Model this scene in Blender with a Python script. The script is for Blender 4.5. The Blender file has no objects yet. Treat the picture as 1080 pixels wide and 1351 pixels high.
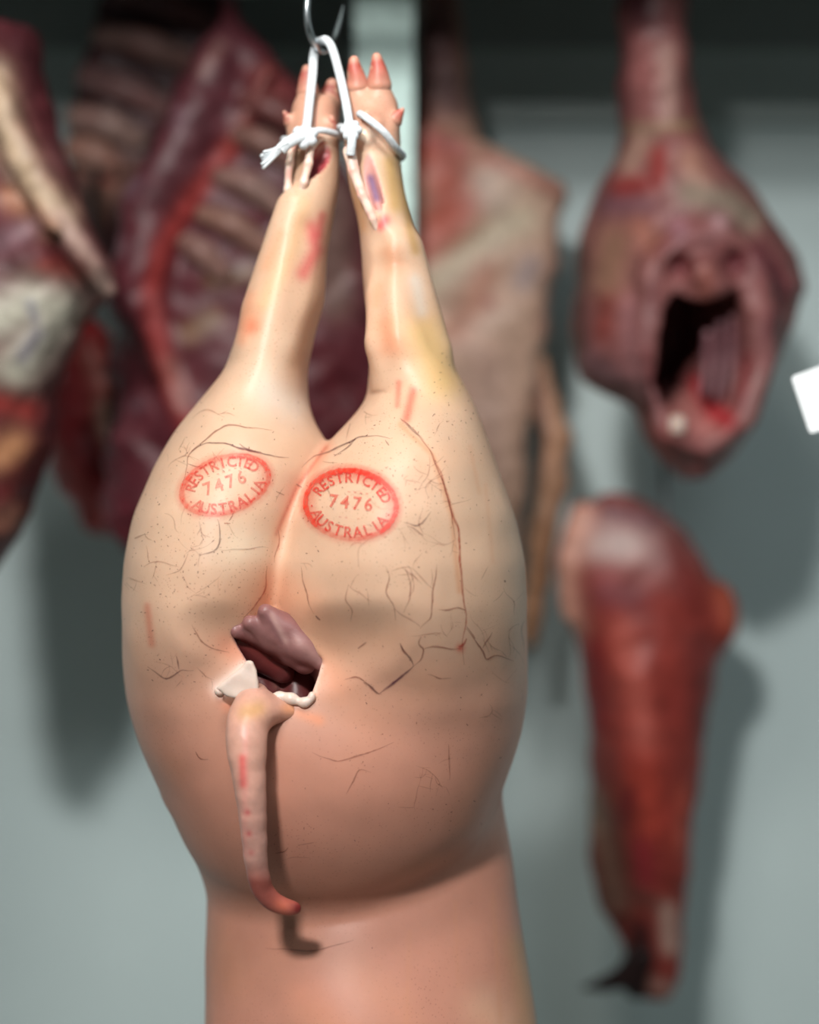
import bpy, math, random
import numpy as np
from mathutils import Vector
from mathutils.bvhtree import BVHTree

C = bpy.context.scene.collection
D = 1.5            # camera to the hanging pig
S = 0.0006         # metres per photograph pixel at the pig
ZC = 1.25          # camera height
rnd = random.Random(7)

# ------------------------------------------------------------------ camera
cam = bpy.data.cameras.new('camera')
cam.sensor_fit = 'VERTICAL'
cam.sensor_height = 36.0
cam.lens = 36.0 * D / (1351 * S)
cam.dof.use_dof = True
cam.dof.focus_distance = 1.41
cam.dof.aperture_fstop = cam.lens / 1000 / 0.040
cam.clip_start = 0.05
cam_o = bpy.data.objects.new('camera', cam)
cam_o.location = (0, -D, ZC)
cam_o.rotation_euler = (math.pi / 2, 0, 0)
C.objects.link(cam_o)
bpy.context.scene.camera = cam_o

# ------------------------------------------------------------------ world, lights, exposure
w = bpy.data.worlds.new('world')
bpy.context.scene.world = w
w.use_nodes = True
w.node_tree.nodes['Background'].inputs[0].default_value = (0.55, 0.68, 0.70, 1)
w.node_tree.nodes['Background'].inputs[1].default_value = 0.05

def area(name, loc, target, sx, sy, energy, col):
    l = bpy.data.lights.new(name, 'AREA')
    l.shape = 'RECTANGLE'; l.size = sx; l.size_y = sy; l.energy = energy; l.color = col
    o = bpy.data.objects.new(name, l)
    o.location = loc
    o.rotation_euler = (Vector(target) - Vector(loc)).to_track_quat('-Z', 'Y').to_euler()
    C.objects.link(o)
    return o

area('key_light', (-0.55, -2.2, 2.54), (0.1, 0.4, 1.2), 0.24, 0.24, 92, (1.0, 0.98, 0.95))
area('lamp_over_pig', (-0.16, -0.75, 2.45), (0.0, 0.0, 1.1), 0.36, 0.3, 15, (1.0, 0.96, 0.90))
area('fill_light', (0.9, -1.2, 2.5), (0.7, 0.2, 1.0), 0.9, 0.4, 11, (0.86, 0.96, 1.0))  # unseen fill lamp, added to lift the dark areas

vs = bpy.context.scene.view_settings
vs.view_transform = 'Standard'
vs.look = 'None'
vs.gamma = 1.0
vs.use_curve_mapping = False
vs.exposure = -0.2

# ------------------------------------------------------------------ helpers
def P(px, py, y=0.0):
    k = S * (D + y) / D
    return np.array([(px - 540) * k, y, ZC + (675.5 - py) * k])

def V(px, py, y=0.0):
    return Vector(P(px, py, y))

def lin(c):
    c = np.asarray(c, float) / 255.0
    return np.where(c <= 0.04045, c / 12.92, ((c + 0.055) / 1.055) ** 2.4)

def smin(a, b, k):
    h = np.clip(0.5 + 0.5 * (b - a) / k, 0, 1)
    return b + (a - b) * h - k * h * (1 - h)

def smax(a, b, k):
    return -smin(-a, -b, k)

def stack_fn(rows, smooth=0.012, power=2.0, cap=0.01):
    """a hanging body given as cross-sections: (py, x left, x right, y front, y back)"""
    R = np.array(rows, float)
    cy = (R[:, 3] + R[:, 4]) / 2
    k = S * (D + cy) / D
    z = ZC + (675.5 - R[:, 0]) * k
    cx = ((R[:, 1] + R[:, 2]) / 2 - 540) * k
    rx = (R[:, 2] - R[:, 1]) / 2 * k
    ry = (R[:, 4] - R[:, 3]) / 2
    o = np.argsort(z)
    z, cx, rx, cy, ry = z[o], cx[o], rx[o], cy[o], ry[o]
    n = 600
    zz = np.linspace(z[0], z[-1], n)
    dz = zz[1] - zz[0]
    m = max(1, int(smooth / dz))
    g = np.exp(-0.5 * (np.arange(-3 * m, 3 * m + 1) / m) ** 2); g /= g.sum()
    def sm(a):
        v = np.interp(zz, z, a)
        return np.convolve(np.pad(v, 3 * m, mode='edge'), g, 'valid')
    tabs = [sm(a) for a in (cx, rx, cy, ry)]
    z0, z1 = z[0], z[-1]
    def f(x, y, zq):
        a, b, c, d = [np.interp(zq, zz, t) for t in tabs]
        u = np.abs((x - a) / b); v = np.abs((y - c) / d)
        if power == 2.0:
            q = np.sqrt(u * u + v * v)
        else:
            q = (u ** power + v ** power) ** (1 / power)
        e = (q - 1) * np.minimum(b, d)
        cd = np.maximum(z0 - zq, zq - z1)
        return smax(e, cd, cap)
    return f

def cone(x, y, z, a, b, ra, rb):
    """tapered capsule"""
    a = np.asarray(a); b = np.asarray(b)
    ba = b - a; L = float(ba @ ba)
    t = np.clip(((x - a[0]) * ba[0] + (y - a[1]) * ba[1] + (z - a[2]) * ba[2]) / L, 0, 1)
    dx = x - a[0] - t * ba[0]; dy = y - a[1] - t * ba[1]; dz = z - a[2] - t * ba[2]
    return np.sqrt(dx * dx + dy * dy + dz * dz) - (ra + (rb - ra) * t)

def chain(x, y, z, pts, rs, k=0.0):
    d = None
    for i in range(len(pts) - 1):
        e = cone(x, y, z, pts[i], pts[i + 1], rs[i], rs[i + 1])
        d = e if d is None else (np.minimum(d, e) if k == 0 else smin(d, e, k))
    return d

def ell(x, y, z, c, r):
    q = np.sqrt(((x - c[0]) / r[0]) ** 2 + ((y - c[1]) / r[1]) ** 2 + ((z - c[2]) / r[2]) ** 2)
    return (q - 1) * min(r)

def poly2(u, v, pts):
    """signed distance to a polygon in the plane"""
    d = np.full(u.shape, 1e9, u.dtype); s = np.ones(u.shape, u.dtype)
    n = len(pts)
    for i in range(n):
        ax, ay = pts[i]; bx, by = pts[i - 1]
        ex, ey = bx - ax, by - ay
        wx, wy = u - ax, v - ay
        t = np.clip((wx * ex + wy * ey) / (ex * ex + ey * ey), 0, 1)
        qx, qy = wx - ex * t, wy - ey * t
        d = np.minimum(d, qx * qx + qy * qy)
        c1 = v >= ay; c2 = v < by; c3 = ex * wy > ey * wx
        s = np.where((c1 & c2 & c3) | (~c1 & ~c2 & ~c3), -s, s)
    return s * np.sqrt(d)

def wob(x, y, z, f, seed=0.0):
    """cheap smooth 3D wobble in about -1..1"""
    return (np.sin(f * x + 1.7 * np.sin(f * 0.7 * z + seed) + seed) * np.sin(f * 0.9 * y + seed * 2.1)
            + np.sin(f * 1.1 * z + 1.3 * np.sin(f * 0.6 * x + seed * 3)) * 0.7) / 1.7

def sdf_mesh(fn, lo, hi, h, B=8):
    """surface-net mesh of a signed distance function, only evaluated near the surface"""
    lo = np.array(lo, float); hi = np.array(hi, float)
    nb = np.ceil((hi - lo) / (h * B)).astype(int)
    n = nb * B
    bc = [lo[i] + (np.arange(nb[i]) * B + (B - 1) / 2) * h for i in range(3)]
    X, Y, Z = np.meshgrid(*bc, indexing='ij')
    cd = fn(X.ravel(), Y.ravel(), Z.ravel()).reshape(nb)
    vol = np.repeat(np.repeat(np.repeat(cd.astype(np.float32), B, 0), B, 1), B, 2)
    vol = np.where(vol > 0, np.float32(1), np.float32(-1))
    act = np.argwhere(np.abs(cd) < B * h * 1.35)
    off = np.arange(B)
    OX, OY, OZ = np.meshgrid(off, off, off, indexing='ij')
    OX, OY, OZ = OX.ravel(), OY.ravel(), OZ.ravel()
    for s in range(0, len(act), 2000):
        a = act[s:s + 2000] * B
        ix = (a[:, 0:1] + OX).ravel(); iy = (a[:, 1:2] + OY).ravel(); iz = (a[:, 2:3] + OZ).ravel()
        vol[ix, iy, iz] = fn(lo[0] + ix * h, lo[1] + iy * h, lo[2] + iz * h)
    ins = vol < 0
    ins[0] = ins[-1] = False; ins[:, 0] = ins[:, -1] = False; ins[:, :, 0] = ins[:, :, -1] = False
    vol = np.where(ins, np.minimum(vol, -1e-7), np.maximum(vol, 1e-7))
    cnt = np.zeros((n[0] - 1, n[1] - 1, n[2] - 1), np.int8)
    for i in (0, 1):
        for j in (0, 1):
            for k in (0, 1):
                cnt += ins[i:n[0] - 1 + i, j:n[1] - 1 + j, k:n[2] - 1 + k]
    cells = np.argwhere((cnt > 0) & (cnt < 8))
    idx = np.full(cnt.shape, -1, np.int32)
    idx[cells[:, 0], cells[:, 1], cells[:, 2]] = np.arange(len(cells))
    cor = [(i, j, k) for i in (0, 1) for j in (0, 1) for k in (0, 1)]
    val = np.stack([vol[cells[:, 0] + i, cells[:, 1] + j, cells[:, 2] + k] for i, j, k in cor], 1)
    acc = np.zeros((len(cells), 3)); num = np.zeros(len(cells))
    for a in range(8):
        for b in range(a + 1, 8):
            df = np.abs(np.array(cor[a]) - np.array(cor[b]))
            if df.sum() != 1: continue
            m = (val[:, a] < 0) != (val[:, b] < 0)
            t = np.where(m, val[:, a] / np.where(m, val[:, a] - val[:, b], 1), 0)
            p = np.array(cor[a]) + t[:, None] * (np.array(cor[b]) - np.array(cor[a]))
            acc += p * m[:, None]; num += m
    verts = lo + (cells + acc / num[:, None]) * h
    faces = []
    for ax in range(3):
        o1, o2 = [(1, 2), (2, 0), (0, 1)][ax]
        sl0 = [slice(None)] * 3; sl1 = [slice(None)] * 3
        sl0[ax] = slice(0, -1); sl1[ax] = slice(1, None)
        e = ins[tuple(sl0)] != ins[tuple(sl1)]
        q = np.argwhere(e)
        q = q[(q[:, o1] > 0) & (q[:, o2] > 0) & (q[:, o1] < n[o1] - 1) & (q[:, o2] < n[o2] - 1)]
        d1 = np.zeros(3, int); d1[o1] = 1
        d2 = np.zeros(3, int); d2[o2] = 1
        c = [q, q - d1, q - d1 - d2, q - d2]
        f = np.stack([idx[v[:, 0], v[:, 1], v[:, 2]] for v in c], 1)
        fl = ins[q[:, 0], q[:, 1], q[:, 2]]
        f[~fl] = f[~fl][:, ::-1]
        faces.append(f)
    faces = np.concatenate(faces)
    faces = faces[(faces >= 0).all(1)]
    return verts, faces

def mesh_obj(name, verts, faces, mat, parent=None, cols=None, smooth=True):
    me = bpy.data.meshes.new(name)
    if isinstance(faces, np.ndarray):
        nv, nf, k = len(verts), len(faces), faces.shape[1]
        me.vertices.add(nv); me.vertices.foreach_set('co', np.asarray(verts, np.float32).ravel())
        me.loops.add(nf * k); me.loops.foreach_set('vertex_index', faces.astype(np.int32).ravel())
        me.polygons.add(nf); me.polygons.foreach_set('loop_start', np.arange(0, nf * k, k, dtype=np.int32))
        me.update(calc_edges=True)
    else:
        me.from_pydata([tuple(v) for v in verts], [], [tuple(f) for f in faces]); me.update()
    me.validate()
    if smooth:
        me.polygons.foreach_set('use_smooth', np.ones(len(me.polygons), bool))
    if cols is not None:
        at = me.color_attributes.new('Col', 'FLOAT_COLOR', 'POINT')
        a = np.ones((len(verts), 4), np.float32)
        cols = np.asarray(cols, np.float32)
        a[:, :cols.shape[1]] = cols
        at.data.foreach_set('color', a.ravel())
    me.materials.append(mat)
    o = bpy.data.objects.new(name, me)
    C.objects.link(o)
    if parent is not None:
        o.parent = parent
        o.matrix_parent_inverse = parent.matrix_basis.inverted()
    return o

def thing(name, label, cat, loc=(0, 0, 0), group=None):
    o = bpy.data.objects.new(name, None)
    o.empty_display_size = 0.05
    o.location = loc
    C.objects.link(o)
    o['label'] = label; o['category'] = cat
    if group: o['group'] = group
    return o

def box(name, lo, hi, mat, parent=None, kind=None):
    x0, y0, z0 = lo; x1, y1, z1 = hi
    v = [(x0, y0, z0), (x1, y0, z0), (x1, y1, z0), (x0, y1, z0), (x0, y0, z1), (x1, y0, z1), (x1, y1, z1), (x0, y1, z1)]
    f = [(0, 3, 2, 1), (4, 5, 6, 7), (0, 1, 5, 4), (1, 2, 6, 5), (2, 3, 7, 6), (3, 0, 4, 7)]
    o = mesh_obj(name, v, f, mat, parent, smooth=False)
    if kind: o['kind'] = kind
    return o

def catmull(pts, n=6):
    pts = [np.asarray(p, float) for p in pts]
    if len(pts) < 3: return pts
    e = [2 * pts[0] - pts[1]] + pts + [2 * pts[-1] - pts[-2]]
    out = []
    for i in range(1, len(e) - 2):
        for t in np.linspace(0, 1, n, endpoint=False):
            a, b, c, d = e[i - 1], e[i], e[i + 1], e[i + 2]
            out.append(0.5 * (2 * b + (c - a) * t + (2 * a - 5 * b + 4 * c - d) * t * t + (3 * b - a - 3 * c + d) * t ** 3))
    out.append(pts[-1])
    return out

def tube_data(pts, rs, n=10):
    pts = [Vector(p) for p in pts]
    if not hasattr(rs, '__len__'): rs = [rs] * len(pts)
    if len(rs) != len(pts):
        rs = np.interp(np.linspace(0, 1, len(pts)), np.linspace(0, 1, len(rs)), rs)
    verts, faces = [], []
    up = None
    for i, p in enumerate(pts):
        t = (pts[min(i + 1, len(pts) - 1)] - pts[max(i - 1, 0)]).normalized()
        if up is None:
            up = Vector((0, 1, 0)) if abs(t.y) < 0.9 else Vector((1, 0, 0))
        sd = t.cross(up).normalized(); up = sd.cross(t).normalized()
        for k in range(n):
            a = 2 * math.pi * k / n
            verts.append(tuple(p + (sd * math.cos(a) + up * math.sin(a)) * rs[i]))
    for i in range(len(pts) - 1):
        for k in range(n):
            a, b = i * n + k, i * n + (k + 1) % n
            faces.append((a, b, b + n, a + n))
    faces.append(tuple(range(n - 1, -1, -1)))
    faces.append(tuple(range((len(pts) - 1) * n, len(pts) * n)))
    return verts, faces

def tube(name, pts, rs, mat, parent=None, n=10, cols=None):
    v, f = tube_data(pts, rs, n)
    return mesh_obj(name, v, f, mat, parent, cols=cols)

def to_px(v):
    k = S * (D + v[:, 1]) / D
    return 540 + v[:, 0] / k, 675.5 - (v[:, 2] - ZC) / k

def stroke(px, py, pts, r):
    """0..1 weight of a soft brush stroke"""
    d = np.full(px.shape, 1e9)
    if len(pts) == 1: pts = [pts[0], (pts[0][0] + 0.01, pts[0][1])]
    for (ax, ay), (bx, by) in zip(pts[:-1], pts[1:]):
        ex, ey = bx - ax, by - ay
        t = np.clip(((px - ax) * ex + (py - ay) * ey) / (ex * ex + ey * ey + 1e-9), 0, 1)
        d = np.minimum(d, np.hypot(px - ax - t * ex, py - ay - t * ey))
    return np.exp(-(d / r) ** 2)

def paint(col, wgt, c):
    w_ = np.clip(wgt, 0, 1)[:, None]
    return col * (1 - w_) + lin(c) * w_

def normals(v, f):
    n = np.zeros_like(v)
    fn = np.cross(v[f[:, 2]] - v[f[:, 0]], v[f[:, 3]] - v[f[:, 1]])
    for i in range(4): np.add.at(n, f[:, i], fn)
    return n / (np.linalg.norm(n, axis=1, keepdims=True) + 1e-12)

# ------------------------------------------------------------------ materials
def mat_new(name):
    m = bpy.data.materials.new(name); m.use_nodes = True
    nt = m.node_tree
    return m, nt, nt.nodes['Principled BSDF']

def noise(nt, scale, detail=4, rough=0.6):
    tc = nt.nodes.new('ShaderNodeTexCoord')
    n = nt.nodes.new('ShaderNodeTexNoise')
    n.inputs['Scale'].default_value = scale; n.inputs['Detail'].default_value = detail; n.inputs['Roughness'].default_value = rough
    nt.links.new(tc.outputs['Object'], n.inputs['Vector'])
    return n

def ramp(nt, src, a, b, ca, cb):
    r = nt.nodes.new('ShaderNodeValToRGB')
    r.color_ramp.elements[0].position = a; r.color_ramp.elements[1].position = b
    r.color_ramp.elements[0].color = (*ca, 1); r.color_ramp.elements[1].color = (*cb, 1)
    nt.links.new(src, r.inputs[0])
    return r

def mult(nt, a, b, fac=1.0):
    m = nt.nodes.new('ShaderNodeMix'); m.data_type = 'RGBA'; m.blend_type = 'MULTIPLY'
    m.inputs[0].default_value = fac
    nt.links.new(a, m.inputs[6]); nt.links.new(b, m.inputs[7])
    return m.outputs[2]

def bump(nt, bs, src, strength, dist):
    b = nt.nodes.new('ShaderNodeBump')
    b.inputs['Strength'].default_value = strength; b.inputs['Distance'].default_value = dist
    nt.links.new(src, b.inputs['Height'])
    nt.links.new(b.outputs[0], bs.inputs['Normal'])

def simple(name, c, rough=0.5, metal=0.0, nscale=30, namp=0.15, bumpd=0.0, spec=0.5):
    m, nt, bs = mat_new(name)
    L = lin(c)
    n = noise(nt, nscale)
    r = ramp(nt, n.outputs[0], 0.3, 0.7, tuple(L * (1 - namp)), tuple(np.minimum(L * (1 + namp), 1)))
    nt.links.new(r.outputs[0], bs.inputs['Base Color'])
    bs.inputs['Roughness'].default_value = rough; bs.inputs['Metallic'].default_value = metal
    bs.inputs['Specular IOR Level'].default_value = spec
    if bumpd: bump(nt, bs, n.outputs[0], 0.5, bumpd)
    return m

def attr_mat(name, rough=0.45, sss=0.0, nscale=60, namp=0.2, bumpd=0.001, pores=False, spec=0.4):
    m, nt, bs = mat_new(name)
    a = nt.nodes.new('ShaderNodeVertexColor'); a.layer_name = 'Col'
    n = noise(nt, nscale)
    r = ramp(nt, n.outputs[0], 0.3, 0.7, (1 - namp,) * 3, (1.0,) * 3)
    c = mult(nt, a.outputs[0], r.outputs[0])
    if pores:
        tc = nt.nodes.new('ShaderNodeTexCoord')
        v = nt.nodes.new('ShaderNodeTexVoronoi'); v.inputs['Scale'].default_value = 330
        nt.links.new(tc.outputs['Object'], v.inputs['Vector'])
        pr = ramp(nt, v.outputs['Distance'], 0.06, 0.26, (0.66, 0.58, 0.55), (1, 1, 1))
        n2 = noise(nt, 14, 3)
        msk = ramp(nt, n2.outputs[0], 0.42, 0.62, (0.15,) * 3, (0.75,) * 3)
        mm = nt.nodes.new('ShaderNodeMix'); mm.data_type = 'RGBA'; mm.blend_type = 'MULTIPLY'
        nt.links.new(msk.outputs[0], mm.inputs[0]); nt.links.new(c, mm.inputs[6]); nt.links.new(pr.outputs[0], mm.inputs[7])
        c = mm.outputs[2]
    nt.links.new(c, bs.inputs['Base Color'])
    bs.inputs['Roughness'].default_value = rough
    bs.inputs['Specular IOR Level'].default_value = spec
    if sss:
        bs.inputs['Subsurface Weight'].default_value = sss
        bs.inputs['Subsurface Radius'].default_value = (0.008, 0.004, 0.0025)
        bs.inputs['Subsurface Scale'].default_value = 1.0
    if bumpd: bump(nt, bs, n.outputs[0], 0.6, bumpd)
    return m

def ink_mat(name, nscale=0.0, lo=0.0):
    """print on skin: colour and density come from the vertex colours"""
    m, nt, bs = mat_new(name)
    a = nt.nodes.new('ShaderNodeVertexColor'); a.layer_name = 'Col'
    nt.links.new(a.outputs[0], bs.inputs['Base Color'])
    bs.inputs['Roughness'].default_value = 0.5
    if nscale:
        n = noise(nt, nscale, 2)
        r = ramp(nt, n.outputs[0], 0.38, 0.6, (lo,) * 3, (1,) * 3)
        mm = nt.nodes.new('ShaderNodeMath'); mm.operation = 'MULTIPLY'
        nt.links.new(a.outputs[1], mm.inputs[0]); nt.links.new(r.outputs[0], mm.inputs[1])
        nt.links.new(mm.outputs[0], bs.inputs['Alpha'])
    else:
        nt.links.new(a.outputs[1], bs.inputs['Alpha'])
    return m

M_skin = attr_mat('pig_skin', 0.42, 0.25, 25, 0.10, 0.0006, True, 0.35)
M_tail = attr_mat('tail_skin', 0.40, 0.2, 120, 0.15, 0.0006, False, 0.4)
M_meat = attr_mat('aged_meat', 0.45, 0.0, 55, 0.4, 0.003, False, 0.28)
M_fat = attr_mat('white_fat', 0.35, 0.3, 80, 0.08, 0.0008, False, 0.45)
M_ink = ink_mat('red_stamp_ink', 260, 0.68)
M_vein = ink_mat('vein_print')
M_wall = simple('painted_wall', (184, 199, 199), 0.55, 0, 2.5, 0.04)
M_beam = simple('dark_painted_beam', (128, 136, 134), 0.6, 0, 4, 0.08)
M_wall_shade = simple('shaded_wall_grey', (166, 178, 176), 0.6, 0, 3, 0.05)  # darker wall grey, shade put into the colour
M_galv = simple('galvanised_steel', (196, 222, 216), 0.5, 0.1, 45, 0.14, 0.0004)
M_steel = simple('polished_steel', (190, 196, 200), 0.22, 1.0, 30, 0.05)
M_dsteel = simple('dull_steel', (90, 92, 94), 0.4, 0.9, 30, 0.1)
M_side = simple('grey_side_wall', (118, 126, 125), 0.6, 0, 2.5, 0.05)
M_floor = simple('grey_floor', (120, 125, 122), 0.5, 0, 6, 0.1)
M_cord = simple('white_cord', (206, 212, 216), 0.8, 0, 400, 0.12, 0.0006)
M_card = simple('white_plastic_card', (240, 244, 246), 0.4, 0, 180, 0.04)

# ------------------------------------------------------------------ room
YB = 1.0
box('wall_back', (-1.7, YB, 0), (1.7, YB + 0.1, 2.6), M_wall, kind='structure')
box('wall_left', (-1.8, -3.0, 0), (-1.7, YB, 2.6), M_side, kind='structure')
box('wall_right', (1.7, -3.0, 0), (1.8, YB, 2.6), M_side, kind='structure')
box('wall_front', (-1.8, -3.1, 0), (1.8, -3.0, 2.6), M_side, kind='structure')
box('floor', (-1.8, -3.1, -0.1), (1.8, YB + 0.1, 0), M_floor, kind='structure')
box('ceiling', (-1.8, -3.1, 2.6), (1.8, YB + 0.1, 2.7), M_side, kind='structure')
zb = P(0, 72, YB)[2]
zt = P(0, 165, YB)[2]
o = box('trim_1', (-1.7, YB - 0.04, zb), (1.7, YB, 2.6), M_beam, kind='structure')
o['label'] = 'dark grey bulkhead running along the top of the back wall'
o = box('wall_shade_band', (-1.7, YB - 0.02, zt), (1.7, YB, zb), M_wall_shade, kind='structure')  # strip of darker wall colour painted in for the shadow up there

# overhead rails that carry the hooks
ZR = 1.95
def rail(y, label):
    t = thing('hanging_rail', label, 'rail', (0, y, ZR))
    tube('bar', [(-1.7, y, ZR), (1.7, y, ZR)], 0.016, M_dsteel, t, 12)
    for x in (-1.3, -0.75, 0.75, 1.3):
        tube('bracket', [(x, y, ZR), (x, y, 2.6)], 0.008, M_dsteel, t, 8)
    return t
rail(0.055, 'steel tube rail over the hanging pig carcass')
rail(0.62, 'steel tube rail behind, over the middle row of meat')
rail(0.86, 'steel tube rail nearest the back wall')
t = thing('wall_shade_beam', 'added grey beam out of view that shades the top of the back wall', 'beam', (0, .28, 1.96))  # added above the view to throw shade on the upper back wall
box('web', (-1.7, .277, 1.96), (1.7, .283, 2.6), M_beam, t)
box('flange', (-1.7, .22, 1.94), (1.7, .34, 1.96), M_beam, t)

# galvanised dropper behind the trotters
ya = 0.69
t = thing('steel_post', 'pale galvanised steel post behind the tied trotters', 'post', tuple(P(508, 330, ya)))
a, b = P(468, 0, ya), P(545, 335, ya)
box('web', (a[0], ya, b[2]), (b[0], ya + 0.004, 2.6), M_galv, t)
box('flange', (a[0], ya + 0.004, b[2]), (a[0] + 0.004, ya + 0.04, 2.6), M_galv, t)
box('flange', (b[0] - 0.004, ya + 0.004, b[2]), (b[0], ya + 0.04, 2.6), M_galv, t)

def hook_obj(label, px, py, y, top_y, kind='meat hook', r=0.0035, lean=0.0, mat=None):
    """S-shaped hook: eye over the rail, shank, bend, point"""
    mat = mat or M_dsteel
    base = P(px, py, y)
    t = thing('meat_hook', label, 'hook', tuple(base))
    x, yy, z = base
    p = [(x + 0.0, top_y + 0.026, ZR - 0.03), (x, top_y + 0.026, ZR + 0.01), (x, top_y, ZR + 0.0205), (x, top_y - 0.026, ZR + 0.005),
         (x, top_y - 0.02, ZR - 0.05), (x, (top_y + yy) / 2, (ZR + z) / 2), (x, yy - 0.02, z + 0.05), (x, yy - 0.018, z + 0.012), (x, yy, z), (x, yy + 0.02, z + 0.012), (x, yy + 0.026, z + 0.04)]
    tube('shank', catmull(p, 6), [r] * 9 + [r, r * 0.8, r * 0.25], mat, t, 8)
    return t

# ------------------------------------------------------------------ the pig
tabL = [(128, 388, 448, .020, .062), (150, 384, 447, .012, .064), (190, 381, 447, .006, .06), (210, 380, 447, .002, .056), (250, 376, 447, -.004, .055), (290, 367, 440, -.012, .055),
        (340, 344, 431, -.02, .06), (400, 324, 428, -.028, .07), (440, 314, 416, -.034, .08), (490, 298, 404, -.042, .09),
        (530, 264, 406, -.054, .10), (560, 240, 416, -.070, .115), (590, 220, 436, -.086, .125), (620, 203, 446, -.098, .135),
        (680, 180, 432, -.113, .15), (740, 168, 418, -.118, .16), (790, 165, 405, -.117, .17), (830, 166, 396, -.111, .17), (870, 170, 386, -.102, .17), (920, 180, 366, -.088, .17), (980, 205, 350, -.055, .16), (1030, 230, 330, .0, .14)]
tabR = [(124, 456, 524, .000, .04), (150, 456, 526, -.010, .042), (190, 456, 528, -.014, .04), (210, 456, 527, -.016, .04), (250, 461, 533, -.02, .04), (290, 471, 543, -.026, .04),
        (340, 477, 556, -.03, .045), (400, 481, 570, -.038, .055), (440, 488, 580, -.045, .065), (490, 487, 602, -.054, .08),
        (528, 484, 624, -.064, .095), (545, 470, 632, -.078, .10), (560, 456, 637, -.094, .107), (590, 428, 647, -.114, .115), (620, 402, 657, -.128, .125),
        (680, 370, 679, -.141, .14), (740, 350, 692, -.145, .15), (790, 344, 694, -.142, .155), (830, 346, 694, -.133, .16), (870, 356, 690, -.122, .16), (920, 372, 682, -.106, .16), (980, 400, 650, -.07, .15), (1040, 430, 610, -.01, .13)]
tabT = [(760, 240, 630, -.03, .15), (800, 200, 664, -.075, .165), (850, 182, 680, -.103, .18), (900, 175, 690, -.114, .185), (960, 186, 689, -.122, .19),
        (1020, 208, 670, -.121, .19), (1080, 232, 648, -.107, .18), (1120, 252, 620, -.088, .17), (1160, 279, 575, -.058, .15), (1190, 310, 520, -.018, .13), (1220, 370, 470, .03, .11)]
tabU = [(1000, 330, 640, .01, .16), (1060, 292, 662, -.008, .175), (1120, 277, 673, -.034, .18), (1170, 274, 681, -.050, .18), (1250, 273, 692, -.066, .185),
        (1351, 270, 708, -.085, .19), (1500, 266, 728, -.095, .2), (1650, 280, 715, -.085, .19), (1780, 320, 660, -.05, .17), (1860, 380, 590, -.0, .13)]
fL, fR, fT, fU = stack_fn(tabL, .006), stack_fn(tabR, .006), stack_fn(tabT, .012, cap=.02), stack_fn(tabU, .014, cap=.05)

hole_px = [(306, 834), (322, 824), (338, 812), (352, 800), (366, 806), (384, 826), (408, 852), (426, 870), (420, 892), (410, 918), (396, 926), (366, 922), (342, 918), (336, 888), (322, 862)]
yh = -0.10
hole_w = [(P(a, b, yh)[0], P(a, b, yh)[2]) for a, b in hole_px]

def cavity(x, y, z):
    t = np.clip(y + 0.098, 0, 0.2)
    d = poly2(x + 0.10 * t, z + 0.55 * t, hole_w) + 0.02 * t
    return np.maximum(np.maximum(d, y - 0.03), -0.2 - y)

slits = [([(484, 206), (489, 235), (497, 262), (506, 297)], -.020, [5, 8, 7, 3]),
         ([(428, 200), (418, 215), (408, 235), (403, 250)], .004, [12, 10, 7, 3])]
footR = [('toe', [(474, 148, .012), (468, 86, .004)], (19, 11)), ('toe', [(504, 148, .010), (497, 82, .002)], (20, 11.5)),
         ('dew', [(508, 172, .004), (529, 147, -.002)], (17, 6)), ('dew', [(468, 192, .008), (461, 170, -.006)], (12, 8))]
footL = [('toe', [(407, 150, .044), (405, 97, .042)], (19, 11)), ('toe', [(430, 150, .044), (436, 118, .042)], (19, 13)),
         ('dew', [(392, 174, .03), (376, 150, .022)], (14, 5)), ('dew', [(432, 182, .022), (436, 160, .014)], (12, 8))]

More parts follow.
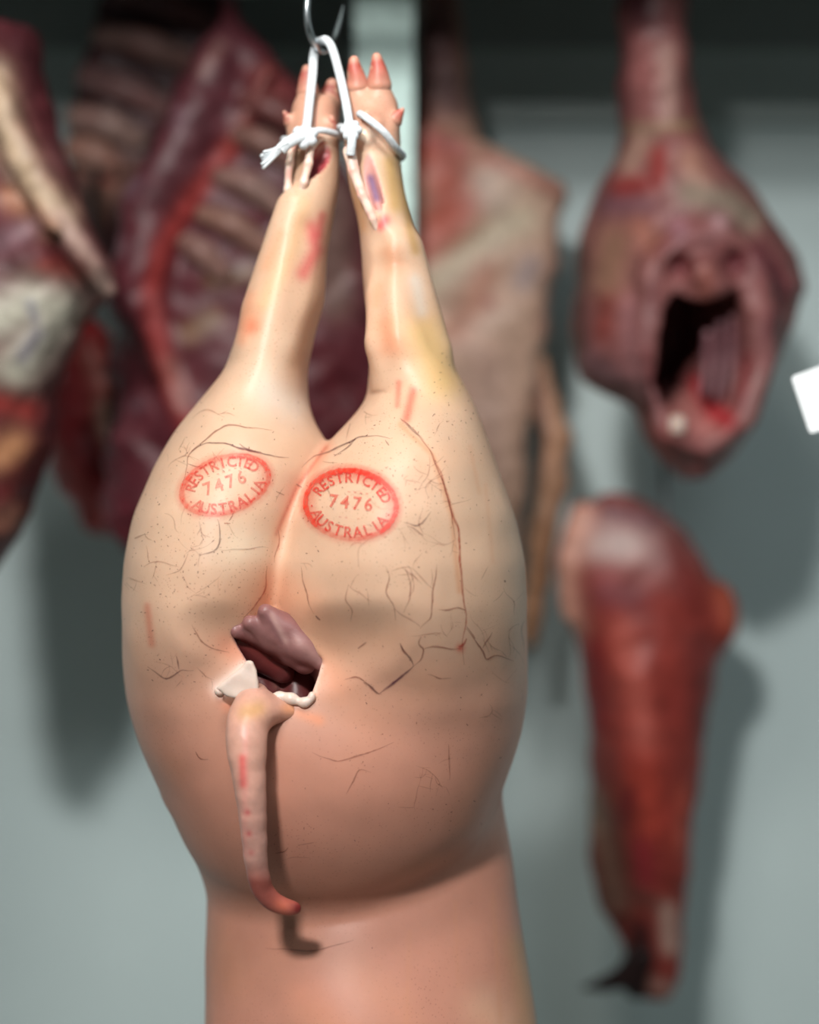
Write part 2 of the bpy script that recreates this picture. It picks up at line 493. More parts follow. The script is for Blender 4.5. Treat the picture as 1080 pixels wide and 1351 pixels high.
def body(x, y, z):
    l, r = fL(x, y, z), fR(x, y, z)
    d = smin(l, r, 0.010)
    d = smin(d, fT(x, y, z), 0.022)
    d = smin(d, fU(x, y, z), 0.026)
    up = z > P(0, 520, 0)[2]
    if up.any():
        q = d[up]; X, Y, Z = x[up], y[up], z[up]
        for ft in (footR, footL):
            for nm, pts, (ra, rb) in ft:
                a, b = P(*pts[0]), P(*pts[1])
                b = a + (b - a) * .86
                q = smin(q, cone(X, Y, Z, a, b, ra * S, rb * S), 0.005)
        # heel pads, hock bumps
        for (px, py, yy, rr) in ((481, 180, -.016, 11), (462, 183, -.008, 9), (415, 190, .004, 12), (486, 160, -.012, 16), (518, 332, -.022, 22)):
            q = smin(q, ell(X, Y, Z, P(px, py, yy), (rr * S, rr * S * .8, rr * S)), 0.006)
        # calf, hock ridge and the hollows between bone and tendon
        q = smin(q, chain(X, Y, Z, [P(512, 400, -.024), P(512, 450, -.034), P(520, 490, -.03)], [.011, .016, .010]), 0.024)
        q = smin(q, chain(X, Y, Z, [P(535, 330, -.012), P(553, 400, -.014), P(570, 460, -.012)], [.010, .012, .012]), 0.018)
        q = smin(q, chain(X, Y, Z, [P(385, 275, -.002), P(374, 340, -.004), P(356, 410, -.008), P(350, 450, -.012)], [.010, .014, .018, .014]), 0.02)
        q = smax(q, -chain(X, Y, Z, [P(494, 320, -.034), P(492, 400, -.044), P(498, 480, -.06)], [.003, .005, .005]), 0.014)
        q = smax(q, -chain(X, Y, Z, [P(408, 300, -.022), P(402, 380, -.036), P(392, 450, -.050), P(396, 500, -.052)], [.004, .006, .009, .008]), 0.016)
        q = smax(q, -chain(X, Y, Z, [P(470, 160, -.020), P(505, 150, -.016)], [.003, .002]), 0.006)
        for pts, yy, rs in slits:
            q = smax(q, -chain(X, Y, Z, [P(a, b, yy) for a, b in pts], [k_ * S for k_ in rs]), 0.002)
        d[up] = q
    mid = (z < P(0, 760, 0)[2]) & (z > P(0, 1080, 0)[2])
    if mid.any():
        q = d[mid]; X, Y, Z = x[mid], y[mid], z[mid]
        # hollows either side of the opening
        q = smax(q, -chain(X, Y, Z, [P(425, 858, -.130), P(470, 856, -.146), P(530, 838, -.162)], [.018, .018, .012]), 0.022)
        q = smax(q, -chain(X, Y, Z, [P(312, 846, -.122), P(262, 838, -.132)], [.014, .012]), 0.02)
        q = smax(q, -cavity(X, Y, Z), 0.0022)
        d[mid] = q
    # hamstring groove and crease down the right ham
    gr = chain(x, y, z, [P(524, 540, -.098), P(560, 575, -.125), P(590, 640, -.140), P(604, 720, -.150), P(608, 790, -.142)], [.003, .004, .006, .007, .006])
    d = smax(d, -gr, 0.012)
    return d - 0.0007 * wob(x, y, z, 60, 1.0)

root = thing('pig_carcass', 'pale skinned pig carcass hanging upside down from its tied trotters', 'carcass', tuple(P(470, 70, .03)))
pv, pf = sdf_mesh(body, (-.265, -.20, .50), (.175, .23, 1.645), 0.0021)
px, py = to_px(pv)
nrm = normals(pv, pf)
col = np.tile(lin((212, 176, 149)), (len(pv), 1))
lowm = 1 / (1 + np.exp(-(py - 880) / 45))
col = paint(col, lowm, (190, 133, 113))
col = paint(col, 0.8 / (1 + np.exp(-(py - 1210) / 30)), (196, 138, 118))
G = lambda *a: stroke(px, py, *a)
# feet and shanks
col = paint(col, 0.75 * (py < 200) * np.clip((205 - py) / 40, 0, 1), (204, 148, 126))
for pts, r, c, s in [
    ([(515, 215), (522, 270)], 12, (190, 150, 70), .6), ([(560, 440), (585, 500)], 28, (226, 186, 120), .7), ([(470, 250), (478, 300)], 8, (214, 160, 104), .5),
    ([(508, 290), (502, 298)], 7, (205, 50, 70), .8), ([(515, 335), (520, 350)], 16, (196, 130, 92), .6), ([(508, 430), (515, 455)], 18, (226, 140, 100), .55),
    ([(410, 300), (418, 330), (400, 360)], 11, (200, 80, 84), .75), ([(425, 285), (420, 310)], 7, (190, 60, 70), .6), ([(331, 430)], 11, (214, 84, 62), .75), ([(331, 425)], 22, (226, 150, 110), .5),
    ([(533, 240), (540, 300), (548, 330)], 7, (170, 130, 56), .6), ([(548, 370), (556, 410)], 9, (206, 200, 190), .6), ([(500, 380), (496, 400)], 8, (222, 160, 124), .5), ([(405, 470), (400, 520)], 10, (176, 140, 124), .5), ([(330, 390), (318, 450)], 8, (222, 150, 116), .5), ([(380, 450), (350, 500)], 18, (226, 200, 176), .5),
    ([(545, 515), (536, 552)], 6, (216, 84, 66), .7), ([(526, 505), (524, 535)], 4, (216, 96, 78), .6), ([(390, 535), (360, 520)], 26, (220, 214, 204), .5),
    ([(400, 270), (385, 330), (350, 400)], 12, (226, 180, 130), .5), ([(352, 350), (370, 310)], 10, (214, 150, 112), .45),
    ([(430, 590), (395, 640), (368, 700), (356, 760), (350, 800)], 9, (214, 132, 104), .6), ([(430, 590), (390, 645), (364, 705)], 2.4, (176, 84, 66), .6),
    ([(320, 725), (352, 735)], 30, (244, 226, 200), .55), ([(350, 800), (360, 770), (400, 800)], 34, (224, 158, 124), .6),  # the cream stroke is a highlight painted on the left ham
    ([(300, 850), (330, 870)], 20, (214, 128, 100), .5), ([(425, 885), (440, 900)], 20, (224, 150, 118), .5), ([(420, 850), (520, 840)], 26, (190, 140, 110), .35),  # last stroke paints shade into the hollow right of the opening
    ([(194, 800), (200, 850)], 5, (196, 110, 84), .6), ([(528, 560), (570, 600), (596, 680), (606, 780)], 4, (200, 140, 100), .55), ([(607, 855)], 5, (186, 60, 40), .8),
    ([(690, 1250), (700, 1351)], 22, (196, 150, 104), .6), ([(640, 1330), (660, 1351)], 30, (218, 176, 148), .5), ([(400, 1310), (440, 1351)], 24, (206, 140, 116), .5),
    ([(395, 940), (420, 950)], 8, (226, 140, 96), .6), ([(300, 930), (285, 915)], 10, (216, 128, 92), .5)]:
    col = paint(col, s * G(pts, r), c)
for pts, r, s in [([(650, 1180), (655, 1260), (660, 1351)], 3, .25), ([(540, 1230), (536, 1351)], 3, .2), ([(600, 1190), (604, 1300)], 2.5, .2), ([(640, 640), (650, 740)], 3, .25), ([(620, 590), (632, 650)], 3, .25)]:
    col = paint(col, s * G(pts, r), (200, 140, 104))
rg = np.random.default_rng(3)
blot = np.zeros(len(pv))
for f_, s_ in ((22, 2.0), (41, 5.0), (77, 9.0)):
    blot += wob(pv[:, 0], pv[:, 1], pv[:, 2], f_, s_) / 3
col = paint(col, np.clip(blot, 0, 1) * 0.30, (214, 150, 112))
# raw inside of the opening and the slits
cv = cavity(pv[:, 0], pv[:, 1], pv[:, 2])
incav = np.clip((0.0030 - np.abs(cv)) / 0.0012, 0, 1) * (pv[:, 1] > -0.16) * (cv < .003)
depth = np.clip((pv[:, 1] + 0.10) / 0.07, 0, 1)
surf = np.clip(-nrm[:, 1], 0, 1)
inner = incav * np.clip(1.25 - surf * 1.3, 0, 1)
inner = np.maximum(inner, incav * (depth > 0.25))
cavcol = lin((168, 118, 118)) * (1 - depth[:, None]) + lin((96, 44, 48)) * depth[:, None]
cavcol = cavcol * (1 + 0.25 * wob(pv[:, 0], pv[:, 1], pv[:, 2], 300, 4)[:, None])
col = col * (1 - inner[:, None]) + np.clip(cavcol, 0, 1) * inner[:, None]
col = paint(col, 0.9 * G([(290, 910), (318, 890), (334, 880)], 12) * (surf > .2), (246, 226, 214))
col = paint(col, 0.9 * G([(424, 878), (414, 912)], 3.5), (244, 206, 188))
for (pts, yy, rs), c1, c2 in zip(slits, ((206, 150, 140), (168, 70, 76)), ((112, 84, 130), (120, 40, 50))):
    g = chain(pv[:, 0], pv[:, 1], pv[:, 2], [P(a, b, yy) for a, b in pts], [k_ * S for k_ in rs])
    col = paint(col, np.clip((0.0022 - g) / 0.0012, 0, 1), c1)
    a_, b_ = pts[1], pts[2]
    col = paint(col, 0.9 * G([a_, b_], 5) * (g < .002), c2)
for (px_, py_, r_) in ((481, 180, 12), (462, 183, 9), (415, 190, 11), (430, 186, 8)):
    col = paint(col, .8 * G([(px_, py_)], r_) * (surf > .3), (244, 226, 206))
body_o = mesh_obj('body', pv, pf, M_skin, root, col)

bvh = BVHTree.FromPolygons([Vector(v) for v in pv], pf.tolist())
CAM = Vector((0, -D, ZC))
def hit(px_, py_, off=0.0004):
    d_ = (V(px_, py_, 0) - CAM).normalized()
    h_ = bvh.ray_cast(CAM, d_, 3.0)
    if h_[0] is None: return None
    return h_[0] + h_[1] * off

# toe tips
for ft, c in ((footR, (184, 84, 72)), (footL, (170, 84, 76))):
    for nm, pts, (ra, rb) in ft:
        a, b = P(*pts[0]), P(*pts[1])
        u = 0.55 if nm == 'toe' else 0.62
        a2 = a + (b - a) * u; r2 = (ra + (rb - ra) * u) * S
        b2 = b + (b - a) / np.linalg.norm(b - a) * rb * S * .5
        def fn(x, y, z, a2=a2, b2=b2, r2=r2, rb=rb):
            return cone(x, y, z, a2, b2, r2 * 1.06 + .0003, rb * S * .62) - 0.0006 * wob(x, y, z, 240, 2)
        m = 0.016
        lo = np.minimum(a2, b2) - m; hi = np.maximum(a2, b2) + m
        v, f = sdf_mesh(fn, lo, hi, 0.0012)
        tt = np.clip(((v - a2) @ (b2 - a2)) / ((b2 - a2) @ (b2 - a2)), -.3, 1.2)
        cc = np.tile(lin((200, 146, 124)), (len(v), 1))
        cc = paint(cc, np.clip(tt * 1.1 + .1, 0, .9), c)
        cc = paint(cc, np.clip((tt - .85) * 5, 0, .8), (214, 160, 138))
        mesh_obj('toe' if nm == 'toe' else 'dewclaw', v, f, M_tail, body_o, cc)

# tendons pulled free of the shanks
for pts, rs, yy in (([(461, 200), (466, 225), (478, 258), (492, 288), (498, 306)], [9, 7, 6, 5.5, 3], -.022),
                    ([(410, 186), (407, 215), (401, 240), (396, 258)], [6, 5.5, 5, 3], -.004), ([(388, 180), (382, 215), (379, 250), (378, 268)], [6, 5, 5, 3], .002)):
    P3 = [P(a, b, yy - .004 * math.sin(math.pi * i / (len(pts) - 1))) for i, (a, b) in enumerate(pts)]
    def fn(x, y, z):
        return chain(x, y, z, P3, [r * S for r in rs], 0.002) - .0003 * wob(x, y, z, 320, 1)
    A = np.array(P3)
    v, f = sdf_mesh(fn, A.min(0) - .012, A.max(0) + .012, 0.0011)
    cc = np.tile(lin((244, 214, 198)), (len(v), 1))
    cc = paint(cc, np.clip(wob(v[:, 0], v[:, 1], v[:, 2], 260, 3), 0, .5), (226, 150, 134))
    o = mesh_obj('tendon', v, f, M_fat, body_o, cc)

# torn rim of fat under the opening
fat = [((290, 912), 7, 6), ((318, 914), 10, 7), ((338, 921), 12, 9), ((354, 926), 13, 10), ((368, 920), 9, 8), ((384, 922), 10, 8), ((402, 926), 8, 7), ((411, 920), 5, 7)]
fat3 = []
for (a, b), rx_, rz_ in fat:
    h_ = hit(a, b + (8 if b > 915 else 0)); yy = h_.y if h_ is not None else -.11
    fat3.append((P(a, b, min(max(yy, -.125), -.085)), (rx_ * S, .0045, rz_ * S)))
def fn(x, y, z):
    tri = [(P(a_, b_, -.115)[0], P(a_, b_, -.115)[2]) for a_, b_ in ((284, 908), (296, 898), (318, 880), (330, 864), (340, 884), (342, 916), (318, 922), (298, 918))]
    d = smax(poly2(x, z, tri), np.abs(y + .1165 + .10 * (x + .130)) - .0035, .003)
    for c_, r_ in fat3:
        e = ell(x, y, z, c_, r_)
        d = e if d is None else smin(d, e, .003)
    return d - .0006 * wob(x, y, z, 300, 5)
A = np.array([c_ for c_, _ in fat3])
v, f = sdf_mesh(fn, A.min(0) - .016, A.max(0) + .016, 0.0012)
qx, qy = to_px(v)
cc = np.tile(lin((216, 196, 184)), (len(v), 1))
cc = paint(cc, .6 * stroke(qx, qy, [(350, 925)], 5), (150, 130, 180)); cc = paint(cc, .6 * stroke(qx, qy, [(368, 930)], 4), (214, 110, 80))
mesh_obj('torn_fat', v, f, M_fat, body_o, cc)['label'] = 'white torn rim of fat'

# membrane and flesh seen inside the opening
def lobes(x, y, z):
    a = chain(x, y, z, [P(350, 806, -.100), P(368, 826, -.094), P(396, 850, -.094), P(426, 872, -.096)], [.006, .011, .012, .008], .004)
    a = smin(a, chain(x, y, z, [P(330, 822, -.098), P(360, 842, -.088), P(400, 872, -.084)], [.006, .010, .010], .004), .006)
    a = smin(a, chain(x, y, z, [P(312, 832, -.094), P(352, 842, -.080), P(380, 866, -.076)], [.006, .009, .008], .004), .004)
    b = chain(x, y, z, [P(312, 842, -.082), P(340, 862, -.068), P(372, 884, -.064)], [.007, .012, .010], .004)
    c = chain(x, y, z, [P(345, 890, -.046), P(352, 920, -.060)], [.014, .012])
    e = chain(x, y, z, [P(396, 884, -.040), P(392, 922, -.052)], [.018, .016])
    return a, np.minimum(b, smin(c, e, .004))
def fn(x, y, z):
    a, b = lobes(x, y, z)
    return smin(a, b, .003) - .0008 * wob(x, y, z, 260, 3)
v, f = sdf_mesh(fn, np.array(P(296, 940, -.1)) * [1, 0, 1] + [0, -.125, 0], np.array(P(440, 780, -.1)) * [1, 0, 1] + [0, .0, 0], .0014)
qx, qy = to_px(v)
a, b = lobes(v[:, 0], v[:, 1], v[:, 2])
cc = np.where((a < b)[:, None], lin((140, 96, 94)), lin((96, 42, 42)))
for pts, r, c, s_ in [([(358, 812), (376, 846)], 5, (178, 140, 134), .8), ([(352, 812), (372, 850)], 3, (120, 74, 80), .5), ([(392, 846), (424, 870)], 8, (178, 136, 130), .6), ([(320, 846), (365, 878)], 8, (120, 48, 46), .8),  # first stroke is a painted highlight along the membrane ridge
                     ([(352, 890), (356, 912)], 4, (90, 34, 36), .7), ([(366, 905)], 8, (160, 110, 104), .6), ([(400, 890), (400, 915)], 8, (100, 50, 50), .5)]:
    cc = paint(cc, s_ * stroke(qx, qy, pts, r), c)
mesh_obj('membrane', v, f, M_tail, body_o, cc)['label'] = 'purplish membrane inside the opening'

# tail
tp = [(338, 918, -.100), (330, 938, -.122), (325, 965, -.137), (326, 1000, -.143), (331, 1050, -.144), (335, 1100, -.137), (338, 1140, -.128), (345, 1170, -.120), (358, 1188, -.115), (376, 1196, -.112), (391, 1198, -.110)]
tr = [17, 24, 25.5, 23, 18, 15.5, 13.5, 12.5, 11, 9, 6.5]
T3 = catmull([P(*p) for p in tp], 4)
tr = list(np.interp(np.linspace(0, 10, len(T3)), np.arange(11), tr))
def fn(x, y, z):
    d = chain(x, y, z, T3, [r * S * (D - .15) / D * 1.03 for r in tr], .003)
    d = smin(d, chain(x, y, z, [P(345, 938, -.120), P(378, 938, -.109), P(414, 932, -.100)], [.011, .008, .003]), .014)
    rib = np.sin((z - ZC) * 420)
    return d - .00014 * rib - .0003 * wob(x, y, z, 240, 2)
A = np.array(T3)
v, f = sdf_mesh(fn, A.min(0) - .022, A.max(0) + np.array([.022, .022, .022]), 0.0016)
qx, qy = to_px(v)
cc = np.tile(lin((206, 156, 138)), (len(v), 1))
cc = paint(cc, .5 * np.clip((qy - 990) / 120, 0, 1), (214, 158, 148))
for pts, r, c, s in [([(340, 935), (325, 940)], 12, (202, 156, 100), .7), ([(380, 935), (400, 938)], 10, (224, 150, 104), .7), ([(320, 1000), (321, 1035)], 5, (214, 70, 70), .85),
                     ([(326, 1072)], 4, (200, 60, 70), .8), ([(328, 1100)], 4, (190, 50, 64), .7), ([(331, 1125)], 4, (196, 70, 80), .5), ([(324, 960), (322, 1130)], 4, (226, 150, 140), .4)]:
    cc = paint(cc, s * stroke(qx, qy, pts, r), c)
cc = paint(cc, np.clip((qy - 1135) / 35, 0, .85), (150, 62, 52))
cc = paint(cc, stroke(qx, qy, [(372, 1196)], 12) * .6, (206, 110, 84)); cc = paint(cc, stroke(qx, qy, [(393, 1198)], 8), (110, 30, 30))
mesh_obj('tail', v, f, M_tail, root, cc)['label'] = 'thin pink tail with dark red curled tip'

# ---- veins: soft thin ribbons lying on the skin
rv, rf, rc = [], [], []
def ribbon(pts, w0, c, a, jit=0.0, taper=True):
    dense = []
    P2 = [np.array(p, float) for p in pts]
    for p, q in zip(P2[:-1], P2[1:]):
        n = max(1, int(np.hypot(*(q - p)) / 4))
        for i in range(n): dense.append(p + (q - p) * i / n)
    dense.append(P2[-1])
    if jit:
        wx = 0; wy = 0
        for i in range(1, len(dense) - 1):
            wx = .6 * wx + rnd.gauss(0, jit); wy = .6 * wy + rnd.gauss(0, jit)
            dense[i] = dense[i] + np.array([wx, wy])
        for _ in range(2):
            dense = [dense[0]] + [(dense[i - 1] + 2 * dense[i] + dense[i + 1]) / 4 for i in range(1, len(dense) - 1)] + [dense[-1]]
    cl = lin(c); prev = None
    n = len(dense)
    for i, p in enumerate(dense):
        tg = dense[min(i + 1, n - 1)] - dense[max(i - 1, 0)]
        tg = tg / (np.hypot(*tg) + 1e-9); nn = np.array([-tg[1], tg[0]])
        e = (0.35 + 0.65 * math.sin(math.pi * (i + .6) / (n + .2))) if taper else 1
        ww = w0 * e * (0.8 + 0.4 * rnd.random()); aa = a * (0.7 + 0.5 * rnd.random()) * (e if taper else 1)
        row = [hit(*(p + nn * s * ww)) for s in (-1, 0, 1)]
        if any(r is None for r in row): prev = None; continue
        b0 = len(rv)
        for r, q in zip(row, (0, aa, 0)):
            rv.append(tuple(r)); rc.append((*cl, min(q, 1)))
        if prev is not None and (Vector(rv[prev + 1]) - row[1]).length < .012:
            rf.append((prev, prev + 1, b0 + 1, b0)); rf.append((prev + 1, prev + 2, b0 + 2, b0 + 1))
        prev = b0
K = .4815
def cr(*pts): return [(200 + a * K, 540 + b * K) for a, b in pts]
dark, mid_, red = (86, 44, 48), (140, 80, 62), (176, 84, 60)
for pts, w0, c, a in [
    (cr((110, 115), (150, 90), (205, 95), (265, 112), (330, 128), (375, 133)), 1.9, dark, .8), (cr((240, 95), (262, 112), (300, 118)), 2.0, dark, .8),
    (cr((85, 200), (100, 160), (98, 130), (130, 100), (170, 60), (210, 45), (280, 50), (330, 58)), 1.6, mid_, .7), (cr((100, 150), (125, 160), (140, 155)), 1.3, dark, .6),
    (cr((410, 160), (440, 130), (480, 118), (520, 100), (570, 75), (620, 72), (655, 82)), 1.7, dark, .75), (cr((500, 130), (545, 100), (560, 80)), 1.5, dark, .6),
    (cr((690, 30), (725, 65), (770, 125), (800, 210), (820, 280), (838, 330), (845, 420), (850, 490), (858, 550), (860, 600), (850, 640), (855, 700)), 2.2, red, .75),
    (cr((760, 110), (800, 210), (825, 300), (830, 355)), 1.5, mid_, .8), (cr((680, 25), (730, 70), (745, 85)), 2, dark, .6),
    (cr((780, 425), (772, 500), (765, 570), (735, 600)), 1.6, mid_, .7), (cr((858, 550), (835, 540), (815, 550), (785, 548)), 1.6, mid_, .8),
    (cr((860, 600), (880, 625), (905, 660), (912, 690), (945, 670), (990, 690)), 1.7, mid_, .85), (cr((905, 655), (925, 625), (932, 610)), 1.5, mid_, .6), (cr((862, 595), (885, 628)), 1.6, mid_, .7),
    (cr((680, 640), (690, 665), (710, 690), (717, 703)), 2.2, dark, .9), (cr((717, 703), (690, 725), (650, 760), (623, 780)), 2.6, (90, 40, 60), .95), (cr((623, 780), (600, 755), (580, 748)), 2.4, dark, .9),
    (cr((717, 703), (738, 690), (746, 655), (722, 642), (738, 622)), 1.6, mid_, .75), (cr((845, 655), (820, 657), (780, 650), (746, 655)), 1.6, mid_, .7),
    (cr((840, 650), (852, 650), (862, 628)), 2.2, (170, 50, 40), .8),
    (cr((640, 430), (652, 455), (640, 500), (665, 540), (668, 578)), 1.4, mid_, .65), (cr((690, 430), (712, 470), (710, 520), (690, 558)), 1.4, mid_, .55), (cr((665, 545), (690, 565), (735, 595)), 1.3, mid_, .5),
    (cr((410, 430), (418, 480), (432, 540), (445, 560)), 1.4, mid_, .6), (cr((450, 565), (462, 577)), 1.8, dark, .9), (cr((540, 480), (530, 520), (550, 545), (545, 580)), 1.3, mid_, .5),
    (cr((180, 300), (190, 340), (185, 380), (155, 395), (130, 402)), 1.6, dark, .75), (cr((222, 290), (212, 306)), 1.3, dark, .8), (cr((198, 312), (215, 313)), 1.3, red, .8), (cr((185, 385), (240, 385), (320, 380)), 1.3, mid_, .5),
    (cr((-10, 705), (40, 740), (75, 710), (115, 715)), 1.6, dark, .7), (cr((75, 712), (68, 675)), 1.4, dark, .6), (cr((100, 395), (80, 440), (40, 455)), 1.2, mid_, .5), (cr((110, 590), (130, 630), (170, 660), (210, 665)), 1.6, mid_, .6),
    (cr((315, 430), (316, 480), (300, 510), (275, 545), (250, 572)), 1.6, red, .8), (cr((345, 330), (350, 360), (335, 420)), 1.6, red, .6),
    (cr((690, 310), (730, 322), (755, 305), (765, 280)), 1.5, dark, .65), (cr((700, 320), (730, 340), (745, 350)), 1.2, mid_, .6), (cr((755, 725), (790, 738), (820, 736)), 1.4, mid_, .6), (cr((530, 740), (560, 728), (590, 750)), 1.6, mid_, .7), (cr((565, 655), (588, 638)), 1.8, dark, .7),
    (cr((395, 205), (412, 215)), 1.5, dark, .7), (cr((340, 225), (362, 235)), 1.5, dark, .7), (cr((640, 85), (650, 100)), 1.4, dark, .6), (cr((965, 468), (967, 474)), 2, dark, .9)]:
    ribbon(pts, w0 * 1.05, c, a * .85, .8)
def cr2(*pts): return [(150 + a * .528, 950 + b * .528) for a, b in pts]
for pts, w0, c, a in [(cr2((495, 80), (520, 90), (560, 105), (610, 88), (650, 75), (700, 55)), 1.5, mid_, .6), (cr2((640, 130), (610, 122), (600, 150), (580, 185)), 1.4, mid_, .55),
                      (cr2((405, 332), (432, 330), (436, 318)), 1.5, mid_, .7), (cr2((460, 312), (500, 305)), 1.2, mid_, .4), (cr2((205, 78), (215, 100), (237, 98)), 1.4, mid_, .6), (cr2((380, 570), (500, 578), (600, 550)), 1.8, mid_, .5), (cr2((835, 60), (838, 150)), 1.6, mid_, .4)]:
    ribbon(pts, w0, c, a, .4)
# finer branching net, denser on the hams
def grow(x, y, ang, n, w0, a, depth_=0):
    pts = [(x, y)]
    for i in range(n):
        ang += rnd.gauss(0, .45)
        x += 5 * math.cos(ang); y += 5 * math.sin(ang)
        pts.append((x, y))
        if depth_ < 2 and rnd.random() < .16:
            grow(x, y, ang + rnd.choice((-1, 1)) * rnd.uniform(.6, 1.2), max(2, n // 2), w0 * .85, a * .85, depth_ + 1)
    if len(pts) > 1: ribbon(pts, w0, mid_, a, .3)
for cx_, cy_, sx_, sy_, cnt_ in ((610, 800, 60, 60, 14), (560, 700, 80, 60, 14), (470, 770, 60, 40, 4), (250, 740, 50, 60, 14), (240, 600, 50, 40, 6), (560, 590, 50, 40, 6), (230, 880, 40, 50, 4), (520, 1000, 90, 60, 4), (630, 900, 40, 40, 3)):
    for _ in range(cnt_):
        grow(rnd.gauss(cx_, sx_), rnd.gauss(cy_, sy_), rnd.uniform(0, 6.28), rnd.randint(4, 10), rnd.uniform(1.0, 1.6), rnd.uniform(.16, .34))
# scattered dark bristle stubs
for _ in range(520):
    cx_, cy_, sx_, sy_ = rnd.choice(((250, 640, 55, 70), (560, 660, 90, 90), (600, 540, 40, 40), (230, 760, 40, 60), (450, 640, 60, 50), (500, 1000, 120, 90)))
    x_, y_ = rnd.gauss(cx_, sx_), rnd.gauss(cy_, sy_); g_ = rnd.uniform(0, 6.28); l_ = rnd.uniform(1, 3)
    ribbon([(x_, y_), (x_ + l_ * math.cos(g_), y_ + l_ * math.sin(g_))], .9, dark, rnd.uniform(.3, .7), 0, False)
o = mesh_obj('veins', rv, rf, M_vein, body_o, rc)
o['label'] = 'thin dark branching veins over the hams'
o['kind'] = 'stuff'

# ---- oval ink stamps
def glyph(ch):
    cu = bpy.data.curves.new('letter', 'FONT'); cu.body = ch; cu.offset = 0.022; cu.align_x = 'CENTER'; cu.resolution_u = 3
    ob = bpy.data.objects.new('letter', cu); C.objects.link(ob)
    dg = bpy.context.evaluated_depsgraph_get()
    me = bpy.data.meshes.new_from_object(ob.evaluated_get(dg))
    v = [(q.co.x, q.co.y) for q in me.vertices]; f = [tuple(p_.vertices) for p_ in me.polygons]
    bpy.data.objects.remove(ob); bpy.data.curves.remove(cu); bpy.data.meshes.remove(me)
    return v, f
glyphs = {}
def stamp(cx, cy, ra, rb, rot, num, label, dens):
    sv, sf, sc = [], [], []
    ct, st = math.cos(rot), math.sin(rot)
    red_ = (224, 44, 22)
    def put(u, v_, off=.0007):
        return hit(cx + u * ct - v_ * st, cy + u * st + v_ * ct, off)
    def ring(kk, halfs, alphas):
        n = 96; base = len(sv)
        for i in range(n):
            t_ = 2 * math.pi * i / n
            e = 0.55 + 0.45 * (0.5 + 0.5 * math.sin(t_ * 2 + cx) * math.cos(t_ + 1.3)) + rnd.uniform(-.08, .08)
            if math.sin(t_) > .75: e *= .65
            for hf, al in zip(halfs, alphas):
                p_ = put((ra * kk + hf) * math.cos(t_), (rb * kk + hf) * math.sin(t_), .0006)
                sv.append(tuple(p_)); sc.append((*lin(red_), min(1, al * e * dens)))
        m_ = len(halfs)
        for i in range(n):
            j = (i + 1) % n
            for k in range(m_ - 1):
                sf.append((base + i * m_ + k, base + i * m_ + k + 1, base + j * m_ + k + 1, base + j * m_ + k))
    ring(1.0, (-18, -5, -2.2, 1.9, 4, 11), (0, .38, 1, 1, .38, 0))
    def text(s, size, place, al):
        for i, ch in enumerate(s):
            if ch == ' ': continue
            if ch not in glyphs: glyphs[ch] = glyph(ch)
            gv, gf = glyphs[ch]
            x0, y0, ang = place(i, len(s))
            c_, s_ = math.cos(ang), math.sin(ang)
            for grow_, aa in ((0.0, al), ):
                b0 = len(sv)
                ok = []
                for (a_, b_) in gv:
                    u, v_ = a_ * size * .95, -(b_ - .36) * size
                    p_ = put(x0 + u * c_ - v_ * s_, y0 + u * s_ + v_ * c_)
                    sv.append(tuple(p_)); sc.append((*lin((214, 44, 34)), aa * dens * rnd.uniform(.75, 1)))
                for f_ in gf: sf.append(tuple(b0 + q for q in f_))
    kk = .80
    def top(i, n):
        t_ = math.radians(-90 + (i - (n - 1) / 2) * 150 / n)
        x0, y0 = ra * kk * math.cos(t_), rb * kk * math.sin(t_)
        return x0, y0, math.atan2(math.cos(t_) * rb, -math.sin(t_) * ra)
    def bot(i, n):
        t_ = math.radians(90 - (i - (n - 1) / 2) * 140 / n)
        x0, y0 = ra * kk * math.cos(t_), rb * kk * math.sin(t_)
        return x0, y0, math.atan2(-math.cos(t_) * rb, math.sin(t_) * ra)
    text('RESTRICTED', 19, top, .8)
    text('AUSTRALIA', 20, bot, .75)
    text(num, 24, lambda i, n: ((i - (n - 1) / 2) * 15.5, -3, 0), .62)
    text('----', 12, lambda i, n: ((i - (n - 1) / 2) * 8 + 8, -18, .12), .45)
    text('-- -', 12, lambda i, n: ((i - (n - 1) / 2) * 8, 16, 0), .35)
    text('...', 16, lambda i, n: (-ra * .84, 2, 0) if i == 0 else (ra * .84, 3, 0), .7)
    o_ = mesh_obj('inspection_stamp', sv, sf, M_ink, body_o, sc, smooth=True)
    o_['label'] = label
stamp(463, 666, 60, 45, math.radians(6), '7476', 'red oval ink stamp, rounder and bolder, right ham', 1.0)
stamp(297, 640, 59, 36, math.radians(-19), '7476', 'red oval ink stamp, narrower and fainter, left ham', .72)

# ------------------------------------------------------------------ hook and cord that carry the pig
t = thing('meat_hook', 'shiny bare steel hook holding the white cord of the pig', 'hook', tuple(P(424, 66, .02)))
hp = [V(418, -560, .081), V(418, -583, .05), V(417, -572, .027), V(414, -520, .02), V(411, -300, .01), V(408, -60, .0), V(407, -20, .0), V(405, 20, .0), V(411, 48, .004), V(424, 66, .018), V(438, 56, .045), V(447, 32, .07), V(453, 6, .09)]
hp[0] = Vector((hp[0].x, .081, ZR - .02)); hp[1] = Vector((hp[1].x, .055, ZR + .0205)); hp[2] = Vector((hp[2].x, .03, ZR)); hp[3] = Vector((hp[3].x, .028, ZR - .06))
tube('shank', catmull(hp, 8), [.0034] * 11 + [.003, .0008], M_steel, t, 12)

